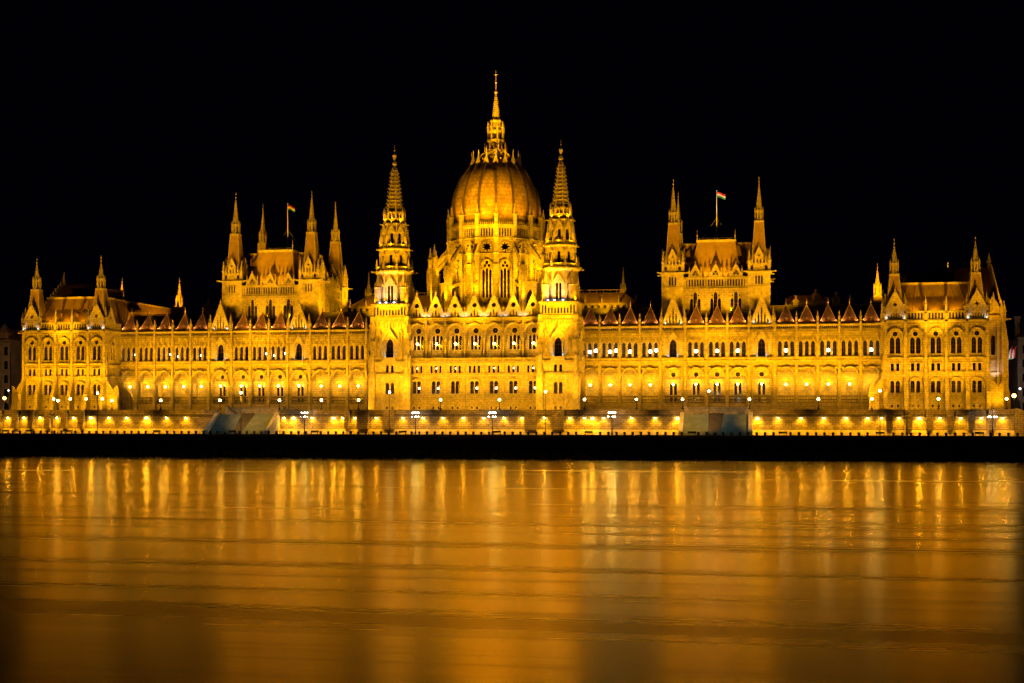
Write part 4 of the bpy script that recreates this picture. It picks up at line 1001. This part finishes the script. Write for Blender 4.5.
# side ramps at both ends of the terrace
def end_wall(name, x0, x1, z1a, z1b, lb):
    c = (x0 + x1) / 2; mb = MB(); 
    mb.add([(x0, -FY - .6, Q0), (x1, -FY - .6, Q0), (x1, -FY - .6, z1b), (x0, -FY - .6, z1a), (x0, -FY + .3, Q0), (x1, -FY + .3, Q0), (x1, -FY + .3, z1b), (x0, -FY + .3, z1a)],
           [(4, 5, 6, 7), (0, 1, 2, 3), (3, 2, 6, 7), (0, 1, 5, 4), (0, 3, 7, 4), (1, 2, 6, 5)])
    mb.bar((x0, -FY + .2, z1a + .1), (x1, -FY + .2, z1b + .1), .25)
    o = put(name, mb, [WALLST], None, (c, FY, Q0), label=lb, cat='ramp wall'); return o
end_wall('ramp_wall', XR + .1, 152, T0 + 1.1, Q0 + .6, 'pale stone ramp wall sloping down at the far right end of the terrace')
end_wall('ramp_wall', -165, XL - .1, T0 + .6, T0 + .8, 'low brown embankment wall continuing left of the terrace')

# bollards along the quay edge
bm_ = MB(); bm_.lathe(0, 0, [(.32, 0), (.28, .15), (.26, .45), (.38, .58), (.36, .74), (.15, .82)], 8); BOL = bm_.mesh('mooring_bollard', [IRON])
benches = [-119.0, -112.5, -101.3, -77.2, -57.0, -35.4, -12.9, 10.7, 33.0, 57.5, 78.5, 100.4, 122.3]
k = 0; x = -134.0
while x < 136:
    if all(abs(x - b) > 1.35 for b in benches):
        link('mooring_bollard', BOL, None, (x, -24.3, Q0), label='small dark iron mooring bollard on the quay edge below the terrace', cat='bollard', group='mooring bollards along the quay edge')
    x += 1.93; k += 1
NEAR = ['near the left end of the quay', 'below the leftmost pavilion', 'just left of a tall slim mast below the left wing', 'left of the left stairs', 'at the foot of the left stairs', 'between left stairs and centre', 'below the left river tower', 'below the dome right of centre', 'right of the right river tower', 'at the foot of the right stairs', 'right of the right stairs', 'below the left edge of the rightmost pavilion', 'near the right end of the quay']
bb = MB(); bb.box(-1.0, 1.0, -.25, .25, .42, .5); bb.box(-1.0, 1.0, -.28, -.2, .55, .95)
BSEAT = bb.mesh('seat', [IRON]); lg = MB(); lg.box(-.06, .06, -.25, .25, 0, .42); lg.box(-.04, .04, -.27, -.2, .4, .95); BLEG = lg.mesh('leg', [IRON])
for b, t in zip(benches, NEAR):
    e = link('quay_bench', None, None, (b, -24.0, Q0), label='dark quay bench ' + t, cat='bench', group='benches on the quay')
    link('seat', BSEAT, e, (b, -24.0, Q0)); link('leg', BLEG, e, (b - .85, -24.0, Q0)); link('leg', BLEG, e, (b + .85, -24.0, Q0))

# terrace street lamps
def px2x(px, y):
    f = 1369.0; th = math.atan(253 / f); c, s = math.cos(th), math.sin(th); d = y - CY; k = (px - 512) / f
    return (k * d * c - d * s) / (c + k * s) + CX
po = MB(); po.lathe(0, 0, [(.3, 0), (.26, .35), (.14, .5), (.09, .9), (.07, 1.9), (.16, 2.1), (.18, 2.25)], 8); POST = po.mesh('post', [IRON])
TL = [(58, 'on the terrace before the leftmost pavilion'), (112, 'at the right corner of the leftmost pavilion'), (160.7, 'before the left wing arcade left of the left stairs'), (220, 'at the left top corner of the left stairs'), (279.5, 'at the right top corner of the left stairs'), (321.5, 'before the left wing arcade right of the left stairs'), (358.5, 'beside the left river tower'),
      (440.5, 'left one of two on the parapet below the dome'), (499.5, 'right one of two on the parapet below the dome'), (584.5, 'beside the right river tower'), (636.5, 'before the right wing arcade left of the right stairs'), (682.5, 'at the left top corner of the right stairs'), (749.5, 'at the right top corner of the right stairs'), (818.5, 'before the right wing arcade right of the right stairs'), (872, 'at the left corner of the rightmost pavilion'), (938.5, 'in front of the rightmost pavilion'), (1006.6, 'at the right end of the terrace')]
for px, t in TL:
    x = px2x(px, FY + .1); e = link('street_lamp', None, None, (x, FY + .1, T0 + 1.12), label='globe lamp ' + t, cat='street lamp', group='globe lamps on the terrace parapet')
    link('post', POST, e, (x, FY + .1, T0 + 1.12)); link('globe', ballmesh('globe', .28, GLOBE), e, (x, FY + .1, T0 + 3.6))

# multi-headed masts on the quay
GOFF = plain('unlit_glass', (.05, .05, .05), .3); GON = emit('mast_lamp', (1.0, .80, .60), 45)
ms = MB(); ms.lathe(0, 0, [(.3, 0), (.22, .6), (.12, .9), (.09, 5.2), (.05, 6.0)], 8)
for k in range(6):
    t = R(60 * k + 20)
    for z, r in ((5.2, .75), (4.2, .95)): ms.bar((0, 0, z - .3), (r * math.sin(t), r * math.cos(t), z), .035)
MAST = ms.mesh('post', [IRON])
MM = [(52, False, 'below the leftmost pavilion, its lanterns unlit'), (304.5, True, 'between the left stairs and the left river tower'), (415.5, True, 'just right of the left river tower'), (492.5, True, 'below the dome right of centre'), (612, True, 'right of the right river tower'), (907, False, 'below the rightmost pavilion, its lanterns unlit'), (992.5, None, 'near the right end of the quay, only lower lanterns lit')]
for px, lit, t in MM:
    y = -17; x = px2x(px, y); e = link('lantern_mast', None, None, (x, y, Q0), label='dark mast with clustered lanterns ' + t, cat='lamp mast', group='clustered lantern masts on the quay')
    link('post', MAST, e, (x, y, Q0))
    for k in range(6):
        a = R(60 * k + 20)
        for z, r in ((5.35, .75), (4.35, .95)):
            on = lit if lit is not None else (z < 5)
            if z < 5 and lit: on = k % 2 == 0
            link('lantern', ballmesh('lantern_on' if on else 'lantern_off', .14, GON if on else GOFF, 8), e, (x + r * math.sin(a), y - r * math.cos(a), Q0 + z))
# slim lighting masts at the quay edge
sm = MB(); sm.lathe(0, 0, [(.16, 0), (.1, .8), (.06, 10.3)], 6); SLIM = sm.mesh('post', [plain('galvanised', (.12, .11, .10), .5, .4)])
SM = [(97.5, 'before the leftmost pavilion'), (241, 'before the left stairs'), (389.5, 'before the left river tower'), (545.5, 'before the right river tower'), (709, 'before the right stairs'), (880, 'left of the rightmost pavilion')]
for px, t in SM:
    y = -24.0; x = px2x(px, y); e = link('slim_mast', None, None, (x, y, Q0), label='tall slim lighting mast at the quay edge ' + t, cat='lamp mast', group='tall slim masts at the quay edge')
    link('post', SLIM, e, (x, y, Q0)); link('lamp_head', ballmesh('lamp_head', .24, GON, 8), e, (x, y, Q0 + 10.4))
# floodlights on stands in front of the leftmost pavilion
fl = MB(); fl.lathe(0, 0, [(.1, 0), (.05, 3.6)], 6); fl.box(-.3, .3, -.2, .1, 3.5, 4.1); fl2 = MB(); fl2.box(-.28, .28, .1, .16, 3.5, 4.1)
FST, FHD = fl.mesh('stand', [IRON]), fl2.mesh('lens', [emit('flood_lens', (1, .85, .4), 8)])
for px, t in ((54, 'third bay'), (70.5, 'fourth bay'), (86.3, 'fifth bay'), (102.5, 'right corner')):
    x = px2x(px, -6); e = link('floodlight', None, None, (x, -6, T0 + .35), label='small bright floodlight on a stand before the %s of the leftmost pavilion' % t, cat='floodlight', group='floodlights before the leftmost pavilion')
    link('stand', FST, e, (x, -6, T0 + .35)); link('lens', FHD, e, (x, -6, T0 + .35))
# side street lamps at both ends
for px, y, zz, t, rr in ((4.5, 10, 15.2, 'orange street lamp glowing in the dark street left of the parliament', .5), (1014, 15, 15.3, 'bright amber street lamp in the street right of the parliament', .55), (1020, 40, 17.5, 'small white street lamp farther back in the right street', .3), (8.5, 30, 17.8, 'small bluish street lamp behind the left corner of the parliament', .25)):
    x = px2x(px, y); e = link('street_lamp', None, None, (x, y, T0 - 1), label=t, cat='street lamp')
    p2 = MB(); p2.lathe(0, 0, [(.15, 0), (.08, zz - T0 + .9)], 6); link('post', p2.mesh('post', [IRON]), e, (x, y, T0 - 1))
    warm = rr > .4; link('globe', ballmesh('street_globe_warm' if warm else 'street_globe_cold', rr, emit('side_lamp', (1, .46, .07) if warm else (.8, .88, 1), 6 if warm else 2.5)), e, (x, y, zz))
    lamp('SPOT', 'street_light', (x, y - 1.0, zz), 900 if warm else 120, (1, .42, .08) if warm else (.8, .85, 1), (x, y + 8, zz - 2), spot=140, blend=.5, rad=.3)

# ================================================================== neighbouring buildings
FAC = rough_mat('old_render', (.20, .15, .11), (.32, .25, .18), .3); FACD = rough_mat('grey_render', (.20, .17, .16), (.30, .27, .26), .3)
def neighbour(x0, x1, y0, y1, zt, label, mm, lit, turret_x=None):
    c = (x0 + x1) / 2; e = link('apartment_building', None, None, (c, y0, T0 - 1), label=label, cat='building')
    mb = MB().frame((0, y0, 0), 0); n = max(2, int((x1 - x0) / 3.4)); st = (x1 - x0) / n; floors = 5; fh = (zt - T0 - 1.5) / floors
    k0 = ('nb', round(fh, 2))
    for i in range(n):
        a = x0 + st * (i + .5); hs = [rarch(a, T0 + 1 + fh * j, 1.5, fh * .62, 6, .5) for j in range(floors)]
        mb.wall(a - st / 2, a + st / 2, T0 - 1, zt, hs, .5); mb.box(a - st / 2 - .25, a - st / 2 + .25, 0, .4, T0 + fh, zt - 1)
        for j in range(floors):
            h = [rarch(0, 0, 1.5, fh * .62, 6, .5)]
            window('window', k0, h, e, (a, y0, T0 + 1 + fh * j), 0, .5, label='lit window' if 0 else None)
    for j in range(floors + 1): mb.box(x0, x1, 0, .35, T0 + .4 + fh * j, T0 + .7 + fh * j)
    mb.box(x0 - .3, x1 + .3, -.2, .8, zt - .5, zt)
    mb.box(x0, x0 + .3, -(y1 - y0), -.0, T0 - 1, zt); mb.box(x1 - .3, x1, -(y1 - y0), 0, T0 - 1, zt); mb.mat(1).box(x0 + .4, x1 - .4, -1.6, -1.8, T0, zt - .2); mb.mat(0)
    put('walls', mb, [mm, INNER], e, (c, y0, T0))
    rf = MB().frame((0, y0, 0), 0); rf.hexa([(x0, .3), (x1, .3), (x1, -(y1 - y0)), (x0, -(y1 - y0))], zt, [(x0 + 3, -4), (x1 - 3, -4), (x1 - 3, -(y1 - y0) + 4), (x0 + 3, -(y1 - y0) + 4)], zt + 3.6)
    if turret_x: rf.frus(turret_x, -1.5, zt, zt + 2.2, 1.8, 1.5, 1.8, 1.5); rf.frus(turret_x, -1.5, zt + 2.2, zt + 5.2, 1.9, 1.6, .05, .05)
    put('roof', rf, [FAC if turret_x else SLATE], e, (c, y0, zt))
    return e
xl = px2x(11, 45); xl2 = px2x(22, 60)
neighbour(xl - 46, xl, 45, 75, 34.0, 'brown ornate apartment block with turret left of the parliament', FAC, 0, xl - 3)
neighbour(xl + .5, xl2 + 22, 62, 90, 29.5, 'lower dim apartment block glimpsed between turreted block and parliament', FAC, 0)
xr = px2x(1011, 60)
neighbour(xr + 2.0, xr + 45, 60, 90, 32.5, 'dim grey office block with flags right of the parliament', FACD, 0)
xc = px2x(1020, 62)
ck = MB(); ck.box(xc - .7, xc + .7, -66, -67, 30, 38.5); ck.box(xc - .9, xc + .9, -65.8, -67.2, 38.2, 38.8)
put('tall_chimney', ck, [FAC], None, (xc, 66, 33), label='tall tan chimney rising above the grey block at the right edge', cat='chimney')
for i, px in enumerate((1009.5, 1012.8)):
    x = px2x(px, 52); e = MB(); e.bar((0, 0, 0), (1.6, 2.2, 2.6), .06); mats = [IRON, REDF, WHITEF, GREENF]
    for j in range(3): e.mat(j + 1).add([(1.6 - j * .45, 2.2 - j * .5, 2.5 - j * .75), (1.15 - j * .45, 1.7 - j * .5, 1.75 - j * .75), (.7 - j * .4, 1.7, -1.2 - j * .25), (1.2 - j * .4, 2.0, -1.0 - j * .25)], [(0, 1, 2, 3)])
    o = put('flag', e, mats, None, (0, 0, 0), label=('left' if i == 0 else 'right') + ' of two red white and green flags on slanting poles right of the parliament', cat='flag'); o.location = (x, 58, 27.5)
    L_ = lamp('POINT', 'flag_light', (x, 54, 27), 60, (1, .9, .8), rad=.3)

# ================================================================== river
m, nt, p = new_mat('river_water'); L = nt.links
p.inputs['Base Color'].default_value = (0.012, 0.010, 0.010, 1); p.inputs['IOR'].default_value = 1.33
geo = N(nt, 'ShaderNodeNewGeometry')
def tex(scale, vec, det=3, rough=.5):
    mp = N(nt, 'ShaderNodeMapping'); mp.inputs['Scale'].default_value = vec; L.new(geo.outputs['Position'], mp.inputs[0])
    t = N(nt, 'ShaderNodeTexNoise'); t.inputs['Scale'].default_value = scale; t.inputs['Detail'].default_value = det; t.inputs['Roughness'].default_value = rough; L.new(mp.outputs[0], t.inputs['Vector']); return t
band = tex(1.0, (0.004, 0.13, 0), 5, .68)
rp = N(nt, 'ShaderNodeValToRGB'); rp.color_ramp.elements[0].position = .34; rp.color_ramp.elements[1].position = .52
rp.color_ramp.elements[0].color = (.11, .11, .11, 1); rp.color_ramp.elements[1].color = (0, 0, 0, 1)
L.new(band.outputs['Fac'], rp.inputs[0])
# the current is smoother towards the sheltered far bank, choppier in mid-river
sp_ = N(nt, 'ShaderNodeSeparateXYZ'); L.new(geo.outputs['Position'], sp_.inputs[0])
mr = N(nt, 'ShaderNodeMapRange'); L.new(sp_.outputs[1], mr.inputs[0]); mr.inputs[1].default_value = -27; mr.inputs[2].default_value = -290; mr.inputs[3].default_value = .15; mr.inputs[4].default_value = .22
rs = N(nt, 'ShaderNodeMath', operation='ADD'); L.new(rp.outputs[0], rs.inputs[0]); L.new(mr.outputs[0], rs.inputs[1])
w1 = tex(1.0, (0.012, 0.25, 0), 4, .5); w2 = tex(1.0, (0.10, 1.6, 0), 3, .5)
w3 = tex(1.0, (0.9, 4.5, 0), 3, .6)
a0_ = N(nt, 'ShaderNodeMath', operation='MULTIPLY_ADD'); a0_.inputs[1].default_value = .14; L.new(w2.outputs['Fac'], a0_.inputs[0]); L.new(w1.outputs['Fac'], a0_.inputs[2])
ad = N(nt, 'ShaderNodeMath', operation='MULTIPLY_ADD'); ad.inputs[1].default_value = .16; L.new(w3.outputs['Fac'], ad.inputs[0]); L.new(a0_.outputs[0], ad.inputs[2])
b = N(nt, 'ShaderNodeBump'); b.inputs['Strength'].default_value = 1.0; b.inputs['Distance'].default_value = .0125
L.new(ad.outputs[0], b.inputs['Height'])
# silty brown river: tinted reflection over a dark body, stronger at grazing angles
gl = N(nt, 'ShaderNodeBsdfGlossy'); gl.inputs['Color'].default_value = (1.0, .83, .20, 1); L.new(rs.outputs[0], gl.inputs['Roughness']); L.new(b.outputs[0], gl.inputs['Normal'])
df = N(nt, 'ShaderNodeBsdfDiffuse'); df.inputs['Color'].default_value = (.05, .03, .015, 1)
fr = N(nt, 'ShaderNodeFresnel'); fr.inputs['IOR'].default_value = 3.0
mx = N(nt, 'ShaderNodeMixShader'); L.new(fr.outputs[0], mx.inputs[0]); L.new(df.outputs[0], mx.inputs[1]); L.new(gl.outputs[0], mx.inputs[2])
L.new(mx.outputs[0], nt.nodes['Material Output'].inputs[0]); nt.nodes.remove(p)
WATER = m
ground('river', [(-1500, -26.4, 0), (1500, -26.4, 0), (1500, -1200, 0), (-1500, -1200, 0)], [(0, 1, 2, 3)], WATER)

# ================================================================== floodlighting (spot lamps, many of them added unseen to fill dark fronts)
def flood(name, loc, tgt, e, spot, color=AMB, blend=.7, rad=.4): return lamp('SPOT', name, loc, e, color, tgt, spot=spot, blend=blend, rad=rad)
# floods standing on the terrace, close to the river front and aimed steeply up
random.seed(3)
x = -127
while x <= 128:
    near = 15 < abs(x) < 30; wingx = 30 <= abs(x) <= 101; v = random.uniform(.8, 1.2)
    yy = -1.5 if wingx else -9.5
    flood('terrace_flood', (x, yy, T0 + .5), (x, yy + 9, 44), (10500 if near else 17500 if wingx else 14500) * v, 105, blend=.8)
    flood('terrace_low_flood', (x + 2, -5.2 if wingx else -11.2, T0 + .6), (x + 2, 2, 19), (1700 if wingx else 3200 if abs(x) < 15 else 2000 if near else 2900) * v, 120, blend=.8); x += 6.4
# added unseen floods at mast height give a weaker, even wash
x = -124
while x <= 128:
    flood('quay_fill_flood', (x, -23.5, 15.5), (x, 5, 38), 5000, 76); x += 20.5
# added unseen fill on the quay and the terrace wall
x = -128
while x <= 132:
    flood('quay_wall_fill', (x, -24.6, 15.2), (x, -14, 7.0), 6500, 84, (1, .42, .01), .6, .3); x += 18.5
for sx in (-1, 1):
    for xx in REG + GAB:
        cl = xx in GAB or 52 < xx < 70
        if cl: flood('arcade_light', (sx * xx, WY - 1.0, 18.6), (sx * xx, WY + 2, 18.3), 500, 150, AMB, .6, .25)
        else: flood('arcade_light', (sx * xx, WY - .2, 18.9), (sx * xx, WY + 3, 18.0), 1400, 140, AMB, .6, .25)
for i in range(7): flood('balcony_light', ((i - 3) * 5.15, -.5, 28.6), ((i - 3) * 5.15, 2, 28.2), 420, 140, AMB, .6, .25)
for sx in (-1, 1):
    c = sx * 61.6
    for tx in (50.4, 72.8):
        flood('hall_flood', (sx * tx + 4, -23.5, 16.2), (sx * tx, 16, 60), 95000, 28)
        flood('hall_accent', (sx * tx, 11.0, 38.8), (sx * tx, 16, 54), 2200, 100)
        flood('hall_rear_flood', (sx * (tx + (25 if tx > 60 else -25)), -22, 16.2), (sx * tx, 39.5, 66), 260000, 12)
    flood('hall_wall_flood', (c, -23.5, 16.2), (c, 16, 42), 80000, 28)
    for d in (-3.5, 3.5): flood('hall_wall_accent', (c + d, 11.0, 38.6), (c + d, 16, 43), 1600, 130)
    for d in (-2.65, 2.65): flood('hall_roof_flood', (c + d, 16.2, 47.0), (c + d * .6, 18.6, 53), 650, 110, AMB2, .8, .2)
    flood('hall_roof_far_flood', (c, -23.5, 16.2), (c, 18, 54), 170000, 13, (1, .44, .003))
    flood('hall_side_flood', (c + 21, 12, 40), (c + 13, 24, 47), 9000, 100)
    flood('hall_side_flood', (c + 21, 42, 44), (c + 13, 36, 50), 9000, 100)
    # river towers
    t = sx * 22.3
    flood('tower_flood', (t, -23.5, 16.2), (t, 0, 50), 30000, 42)
    for q in (-16, 14): flood('tower_flood', (t + q, -22, 16.2), (t, 1, 66), 75000, 27)
    for z, yy in ((39.7, 6.4), (48.7, 5.6), (54.7, 4.7), (61.2, 3.6)):
        for a in (-50, 0, 50): flood('tower_accent', (t + yy * math.sin(R(a)), 3 - yy * math.cos(R(a)), z), (t + (yy - 3) * math.sin(R(a)), 3 - (yy - 3) * math.cos(R(a)), z + 6), 650 if z < 60 else 600, 100, AMB, .8, .2)
    for dx, dy in ((-2.6, -5.3), (-.9, -5.5), (1.3, -5.5)): flood('white_accent', (t + dx, 3 + dy - .6, 40.0), (t + dx, 3 + dy + .8, 42.2), 240, 70, (.35, .62, 1), .8, .15)
    # pavilion roofs and spires
    for tx in (105.9, 125.2): flood('pavilion_spire_flood', (sx * tx + 4, -23.5, 16.2), (sx * tx, 2.4, 48), 50000, 20)
    flood('pavilion_roof_far_flood', (sx * 115.5, -23.5, 16.2), (sx * 115.5, 4, 39.5), 100000, 22, (1, .44, .003))
    for tx in (110.7, 115.5, 120.4): flood('pavilion_roof_flood', (sx * tx, .1, 36.0), (sx * tx, 4.2, 40.5), 700, 120, AMB2, .8, .2)
    for tx in (106, 124.5): flood('rear_spire_flood', (sx * tx, 42, 44.5), (sx * tx, 54, 49), 18000, 60)
    flood('pavilion_flank_flood', (sx * 115.5 + 20, 14, 35.0), (sx * 115.5 + 10, 22, 40), 9000, 100, AMB2)
    flood('pavilion_flank_flood', (sx * 115.5 + 20, 36, 35.0), (sx * 115.5 + 10, 36, 40), 9000, 100, AMB2)
    flood('side_wall_flood', (sx * 115.5 + 16, -6, T0 + .8), (sx * 115.5 + 12, 5, 28), 5500, 100)
    flood('nave_flood', (sx * 33, 14.5, 39.9), (sx * 31, 22, 40.2), 3500, 120, AMB, .8, .3)
    for xx in GAB:
        for s2 in (-1, 1): flood('gable_lamp', (sx * xx + s2 * 2.0, WY - .6, 33.95), (sx * xx + s2 * 1.8, WY, 34.7), 45, 100, (.85, .88, .95), .8, .1); flood('gable_flood', (sx * xx + s2 * 1.4, WY - 1.3, 34), (sx * xx + s2 * .4, WY, 37.5), 260, 110, AMB, .8, .12)
    for xx in REG:
        for s2 in (-1, 1): flood('eaves_lamp', (sx * xx + s2 * 2.0, WY - .1, 34.4), (sx * xx, WY + 2, 36.6), 260, 110, (1, .46, .12), .8, .12)
for xx in (128.4, ):
    flood('end_flood', (150, -8, 12), (132, 14, 30), 26000, 70, AMB2); flood('end_flood', (-150, -8, 12), (-132, 14, 30), 26000, 70, AMB2)
    flood('end_roof_flood', (128.5, 1.5, 36.5), (129, 20, 42), 5000, 90, AMB2); flood('end_roof_flood', (-128.5, 1.5, 36.5), (-129, 20, 42), 5000, 90, AMB2)
    flood('end_accent', (131, 9.4, 19.5), (130.5, 11.5, 25), 500, 120, (1, .7, .5))
for i in range(7):
    flood('court_flood', ((i - 3) * 5.15, 4.0, 35.8), ((i - 3) * 4.6, 12.5, 41), 1500, 120)
    for s2 in (-1, 1): flood('gable_lamp', ((i - 3) * 5.15 + s2 * 2.0, -.7, 35.95), ((i - 3) * 5.15 + s2 * 1.9, 0, 36.8), 50, 100, (.9, .9, .9), .8, .1)
for sx in (-1, 1):
    for tx in (105.9, 125.2):
        for s2 in (-1, 1): flood('gable_lamp', (sx * tx + s2 * 2.1, -.85, 34.0), (sx * tx + s2 * 2.0, 0, 34.8), 50, 100, (.85, .9, 1), .8, .1)
for sx in (-1, 1):
    for s2 in (-1, 1):
        flood('window_accent', (sx * 22.3 + s2 * 1.25, -2.5, 25.5), (sx * 22.3 + s2 * 1.25, -1.7, 26.6), 45, 90, (.8, .88, 1), .8, .1)
        for xx in GAB: flood('window_accent', (sx * xx + s2 * 1.15, WY - .7, 25.4), (sx * xx + s2 * 1.15, WY, 26.4), 40, 90, (.85, .9, 1), .8, .1)
# dome
for xx, e in ((-36, 150000), (0, 110000), (36, 150000)):
    flood('dome_flood', (xx, -23.5, 16.5), (0, 18, 62), e * 1.45, 32, rad=.6)
for a in (-90, -67.5, -45, -22.5, 0, 22.5, 45, 67.5, 90):
    flood('drum_flood', (19.2 * math.sin(R(a)), 29 - 19.2 * math.cos(R(a)), 41.5 if abs(a) < 30 else 47.2), (12 * math.sin(R(a)), 29 - 12 * math.cos(R(a)), 55), 7500, 110, rad=.3)
for a in range(-90, 91, 30):
    flood('drum_far_flood', (24 * math.sin(R(a)), 29 - 24 * math.cos(R(a)), 40.5), (14 * math.sin(R(a)), 29 - 14 * math.cos(R(a)), 52), 9000, 90, rad=.3)
for k in range(-4, 5):
    a = k * 22.5; flood('shell_flood', (14.2 * math.sin(R(a)), 29 - 14.2 * math.cos(R(a)), 64.2), (11.0 * math.sin(R(a)), 29 - 11.0 * math.cos(R(a)), 76), 450, 120, AMB2, .8, .3)
for xx in (-20, 24): flood('shell_far_flood', (xx, -22, 16.5), (0, 18, 74), 400000, 22, (1, .44, .003))
for xx in (-6, 30): flood('lantern_flood', (xx, -22, 16.5), (0, 29, 92), 260000, 13)
for k in (-1, 0, 1): a = k * 45; flood('lantern_accent', (6.3 * math.sin(R(a)), 29 - 6.3 * math.cos(R(a)), 81.8), (2 * math.sin(R(a)), 29 - 2 * math.cos(R(a)), 86), 900, 90, AMB, .8, .2)
# added unseen fills that brighten the neighbouring buildings
flood('neighbour_fill', (px2x(6, 20), 20, 16), (px2x(5, 45), 45, 24), 3600, 110, (1, .55, .2), .7, .3)
flood('neighbour_fill', (px2x(1018, 30), 34, 16), (px2x(1019, 60), 60, 24), 2600, 110, (1, .68, .42), .7, .3)
# flags and stairs
flood('flag_flood', (60, 16, 58), (62.5, 24, 69), 2800, 30, (1, .95, .9), .6, .2)
flood('flag_flood', (-60, 16, 58), (-59.5, 24, 69), 700, 30, (1, .5, .12), .6, .2)
for (x0, x1) in (SL, SRr):
    for q in (.2, .8): flood('stair_light', (x0 + (x1 - x0) * q, -24.4, 15.6), (x0 + (x1 - x0) * q, FY - 2, 7), 520, 95, (.52, .80, .78), .5, .2)
